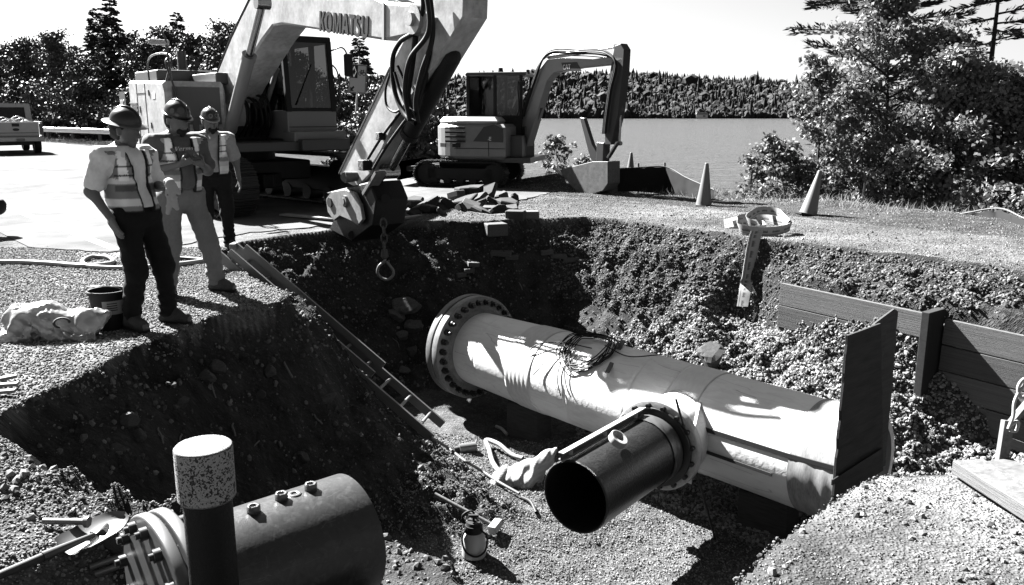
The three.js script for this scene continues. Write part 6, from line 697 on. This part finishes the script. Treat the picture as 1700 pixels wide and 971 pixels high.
// ------------------------------------------------------------------ tools on the near left shelf
{
  const G = (x, y) => onGround(x, y);
  { const tip = G(178, 903), heel = G(118, 952), d = tip.clone().sub(heel).setY(0).normalize(), s = V(-d.z, 0, d.x), L = .3, t = thing('round_shovel', 'round-point shovel lying on the gravel shelf with its polished blade up', 'shovel', heel.clone()); heel.y += .04; t.position.y += .05; const P = [], I = [], n = 16, m = 14; for (let i = 0; i <= n; i++) for (let j = 0; j <= m; j++) { const u = i / n, v = j / m * 2 - 1, w = .115 * Math.min(1, Math.sqrt(Math.max(0, 1 - Math.pow(Math.max(0, u - .45) / .55, 2))) + .02) * (u < .1 ? .85 + u * 1.5 : 1), y = .045 - .05 * (1 - v * v) * (1 - u * .4) + .05 * u * u * .6 + .03; const q = V(0, 0, 0).addScaledVector(d, u * L).addScaledVector(s, v * w); P.push(q.x, q.y + y, q.z); if (i < n && j < m) { const k = i * (m + 1) + j; I.push(k, k + 1, k + m + 1, k + 1, k + m + 2, k + m + 1); } } const g = new THREE.BufferGeometry(); g.setAttribute('position', new THREE.Float32BufferAttribute(P, 3)); g.setIndex(I); g.computeVertexNormals(); mesh('blade', g, mat(.45, .4, { metalness: .4, map: rep(T.blotch, 3) }), t); const a = V(0, .06, 0).addScaledVector(d, .13), b = V(0, .07, 0).addScaledVector(d, -.12), c = V(0, .12, 0).addScaledVector(d, -1.1).addScaledVector(s, .02); mesh('socket', bar(b, a, .024, .012, 14), mat(.12, .4, { metalness: .4 }), t); mesh('shaft', bar(c, b, .019, .019, 12), mat(.12, .6, { map: rep(T.wood, 1) }), t); }
  const bolt = (x0, y0, x1, y1, lab) => { const a = G(x0, y0), b = G(x1, y1), t = thing('long_bolt', lab, 'bolt', a.clone()), A = V(0, .03, 0), d = b.clone().sub(a).setY(0).normalize(), e = A.clone().addScaledVector(d, .2); const m = mat(.2, .4, { metalness: .3 }); mesh('shank', bar(A, e, .0155, .0155, 14), m, t); mesh('hex_head', align(new THREE.CylinderGeometry(.028, .028, .02, 6), e.clone(), e.clone().addScaledVector(d, .02)), m, t); };
  bolt(74, 877, 150, 888, 'long bolt lying alone on the gravel above the shovel blade'); bolt(150, 958, 214, 944, 'long bolt lying against the shovel socket'); bolt(158, 968, 222, 960, 'long bolt lying beside its twin near the pipe flange');
  { const a = G(166, 890), b = G(262, 966); a.y += .02; b.y += .02; single('kerb_strip', 'rough pale concrete strip bordering the shelf beside the pipe flange', 'kerb', beam(a, b, .07, .07), mat(.34, .95, { map: rep(T.grit, 3), bumpMap: rep(T.grit, 3), bumpScale: .01 })); }
}
// ------------------------------------------------------------------ loose stone
{
  const mk = (seed) => { const g = new THREE.IcosahedronGeometry(.5, 0), p = g.attributes.position; for (let i = 0; i < p.count; i++) { const k = .7 + .6 * hash2(Math.round(p.getX(i) * 90) + seed, Math.round(p.getY(i) * 70 + p.getZ(i) * 131)); p.setXYZ(i, p.getX(i) * k, p.getY(i) * k * .75, p.getZ(i) * k * .9); } g.computeVertexNormals(); return g; };
  const r = rng(1234), M = new THREE.Matrix4(), q = new THREE.Quaternion(), e = new THREE.Euler(), c = new THREE.Color();
  const lay = (name, lab, n, seed, base, samp) => { const im = new THREE.InstancedMesh(mk(seed), mat(base, .9), n); let i = 0, tries = 0; while (i < n && tries++ < n * 12) { const s = samp(); if (!s) continue; const [x, z, size] = s; const y = s[3] ?? height(x, z); e.set(r() * 6, r() * 6, r() * 6); q.setFromEuler(e); const k = size * (.7 + .6 * r()); M.compose(V(x, y + k * .1, -z), q, V(k * (.75 + .5 * r()), k * (.75 + .5 * r()), k * (.75 + .5 * r()))); im.setMatrixAt(i, M); const g = Math.pow(r(), 1.3) * 1.5 + .3; im.setColorAt(i, c.setRGB(g, g, g)); i++; } im.count = i; im.name = name; im.userData = { kind: 'stuff', label: lab }; im.castShadow = im.receiveShadow = true; scene.add(im); };
  const U = (a, b) => a + (b - a) * r();
  // crushed stone bank behind and beside the pipe
  lay('crushed_stone', 'bank of pale crushed stone behind and beside the pipe', 90000, 3, .26, () => { const x = U(.8, 5.4), z = U(6.2, 11.4), y = height(x, z); if (y > -.62 - .12 * r() || y < -2.2 || (x - .6) * .74 + (z - 9.2) * .67 < -.25 && x < 2.6) return null; return [x, z, Math.exp(lerp(-4.7, -2.95, Math.pow(r(), 1.2))), y]; });
  // gravel of the pit floor
  lay('floor_gravel', 'fine gravel covering the pit floor', 60000, 5, .22, () => { const x = U(-1.6, 3.2), z = U(4.9, 9.6), y = height(x, z); if (y > -1.75) return null; return [x, z, Math.exp(U(-4.8, -3.7)), y]; });
  // lumps and stones in the earth walls
  lay('wall_rubble', 'stones and clods of the excavated earth walls', 40000, 9, .15, () => { const x = U(-3.7, 5.6), z = U(3.6, 13.6), y = height(x, z); if (y > -.04 || y < -2.05) return null; return [x, z, Math.exp(lerp(-4.8, -2.7, Math.pow(r(), 2.2))), y]; });
  // sunlit soil of the far bank
  lay('bank_rubble', 'clods and stones of the far bank', 42000, 11, .15, () => { const x = U(.6, 5.6), z = U(8.6, 13.7), y = height(x, z); if (y > -.03 || y < -1.1) return null; return [x, z, Math.exp(lerp(-5.1, -3.1, Math.pow(r(), 1.9))), y]; });
  // gravel shoulder where the workers stand, and the near banks
  lay('shoulder_gravel', 'loose gravel on the shoulder around the workers', 60000, 13, .23, () => { const x = U(-8.5, -1.8), z = U(3.4, 10.6), y = height(x, z); if (y < -.12 || x * .75 + z * .66 > 2.6 + .5 * r() + (x > -4.6 ? 3 : 0) || Math.abs(x) > .66 * z + .8) return null; if (fbm(x * 1.1, z * 1.1, 3) + .8 * r() < .42) return null; return [x, z, Math.exp(U(-4.9, -3.7)), y]; });
  lay('near_gravel', 'gravel of the near shelf beside the shovel', 16000, 15, .26, () => { const x = U(-3.2, -1.2), z = U(2.3, 4.5), y = height(x, z); if (y < -.55) return null; return [x, z, Math.exp(U(-4.8, -3.9)), y]; });
  lay('bank_gravel', 'grit and pebbles on the near right bank', 13000, 17, .2, () => { const x = U(.5, 3.4), z = U(2.3, 4.1), y = height(x, z); if (y < -.5) return null; if (fbm(x * 2.6 + 5, z * 2.6, 4) + .16 * r() < .52) return null; return [x, z, Math.exp(U(-5.6, -4.4) + (r() < .04 ? 1.1 : 0)), y]; });
  lay('far_gravel', 'gravel of the far verge between the pit and the lake', 70000, 19, .23, () => { const x = U(-1.5, 9), z = U(9, 20.5), y = height(x, z); if (y < -.15 || z > shoreZ(x) + .3 || (x < -.2 && z > 13.4)) return null; if (fbm(x * .9, z * .9, 3) + .7 * r() < .5) return null; return [x, z, Math.exp(U(-5.0, -4.0) + (r() < .02 ? .8 : 0)), y]; });
}
renderer.render(scene, camera);
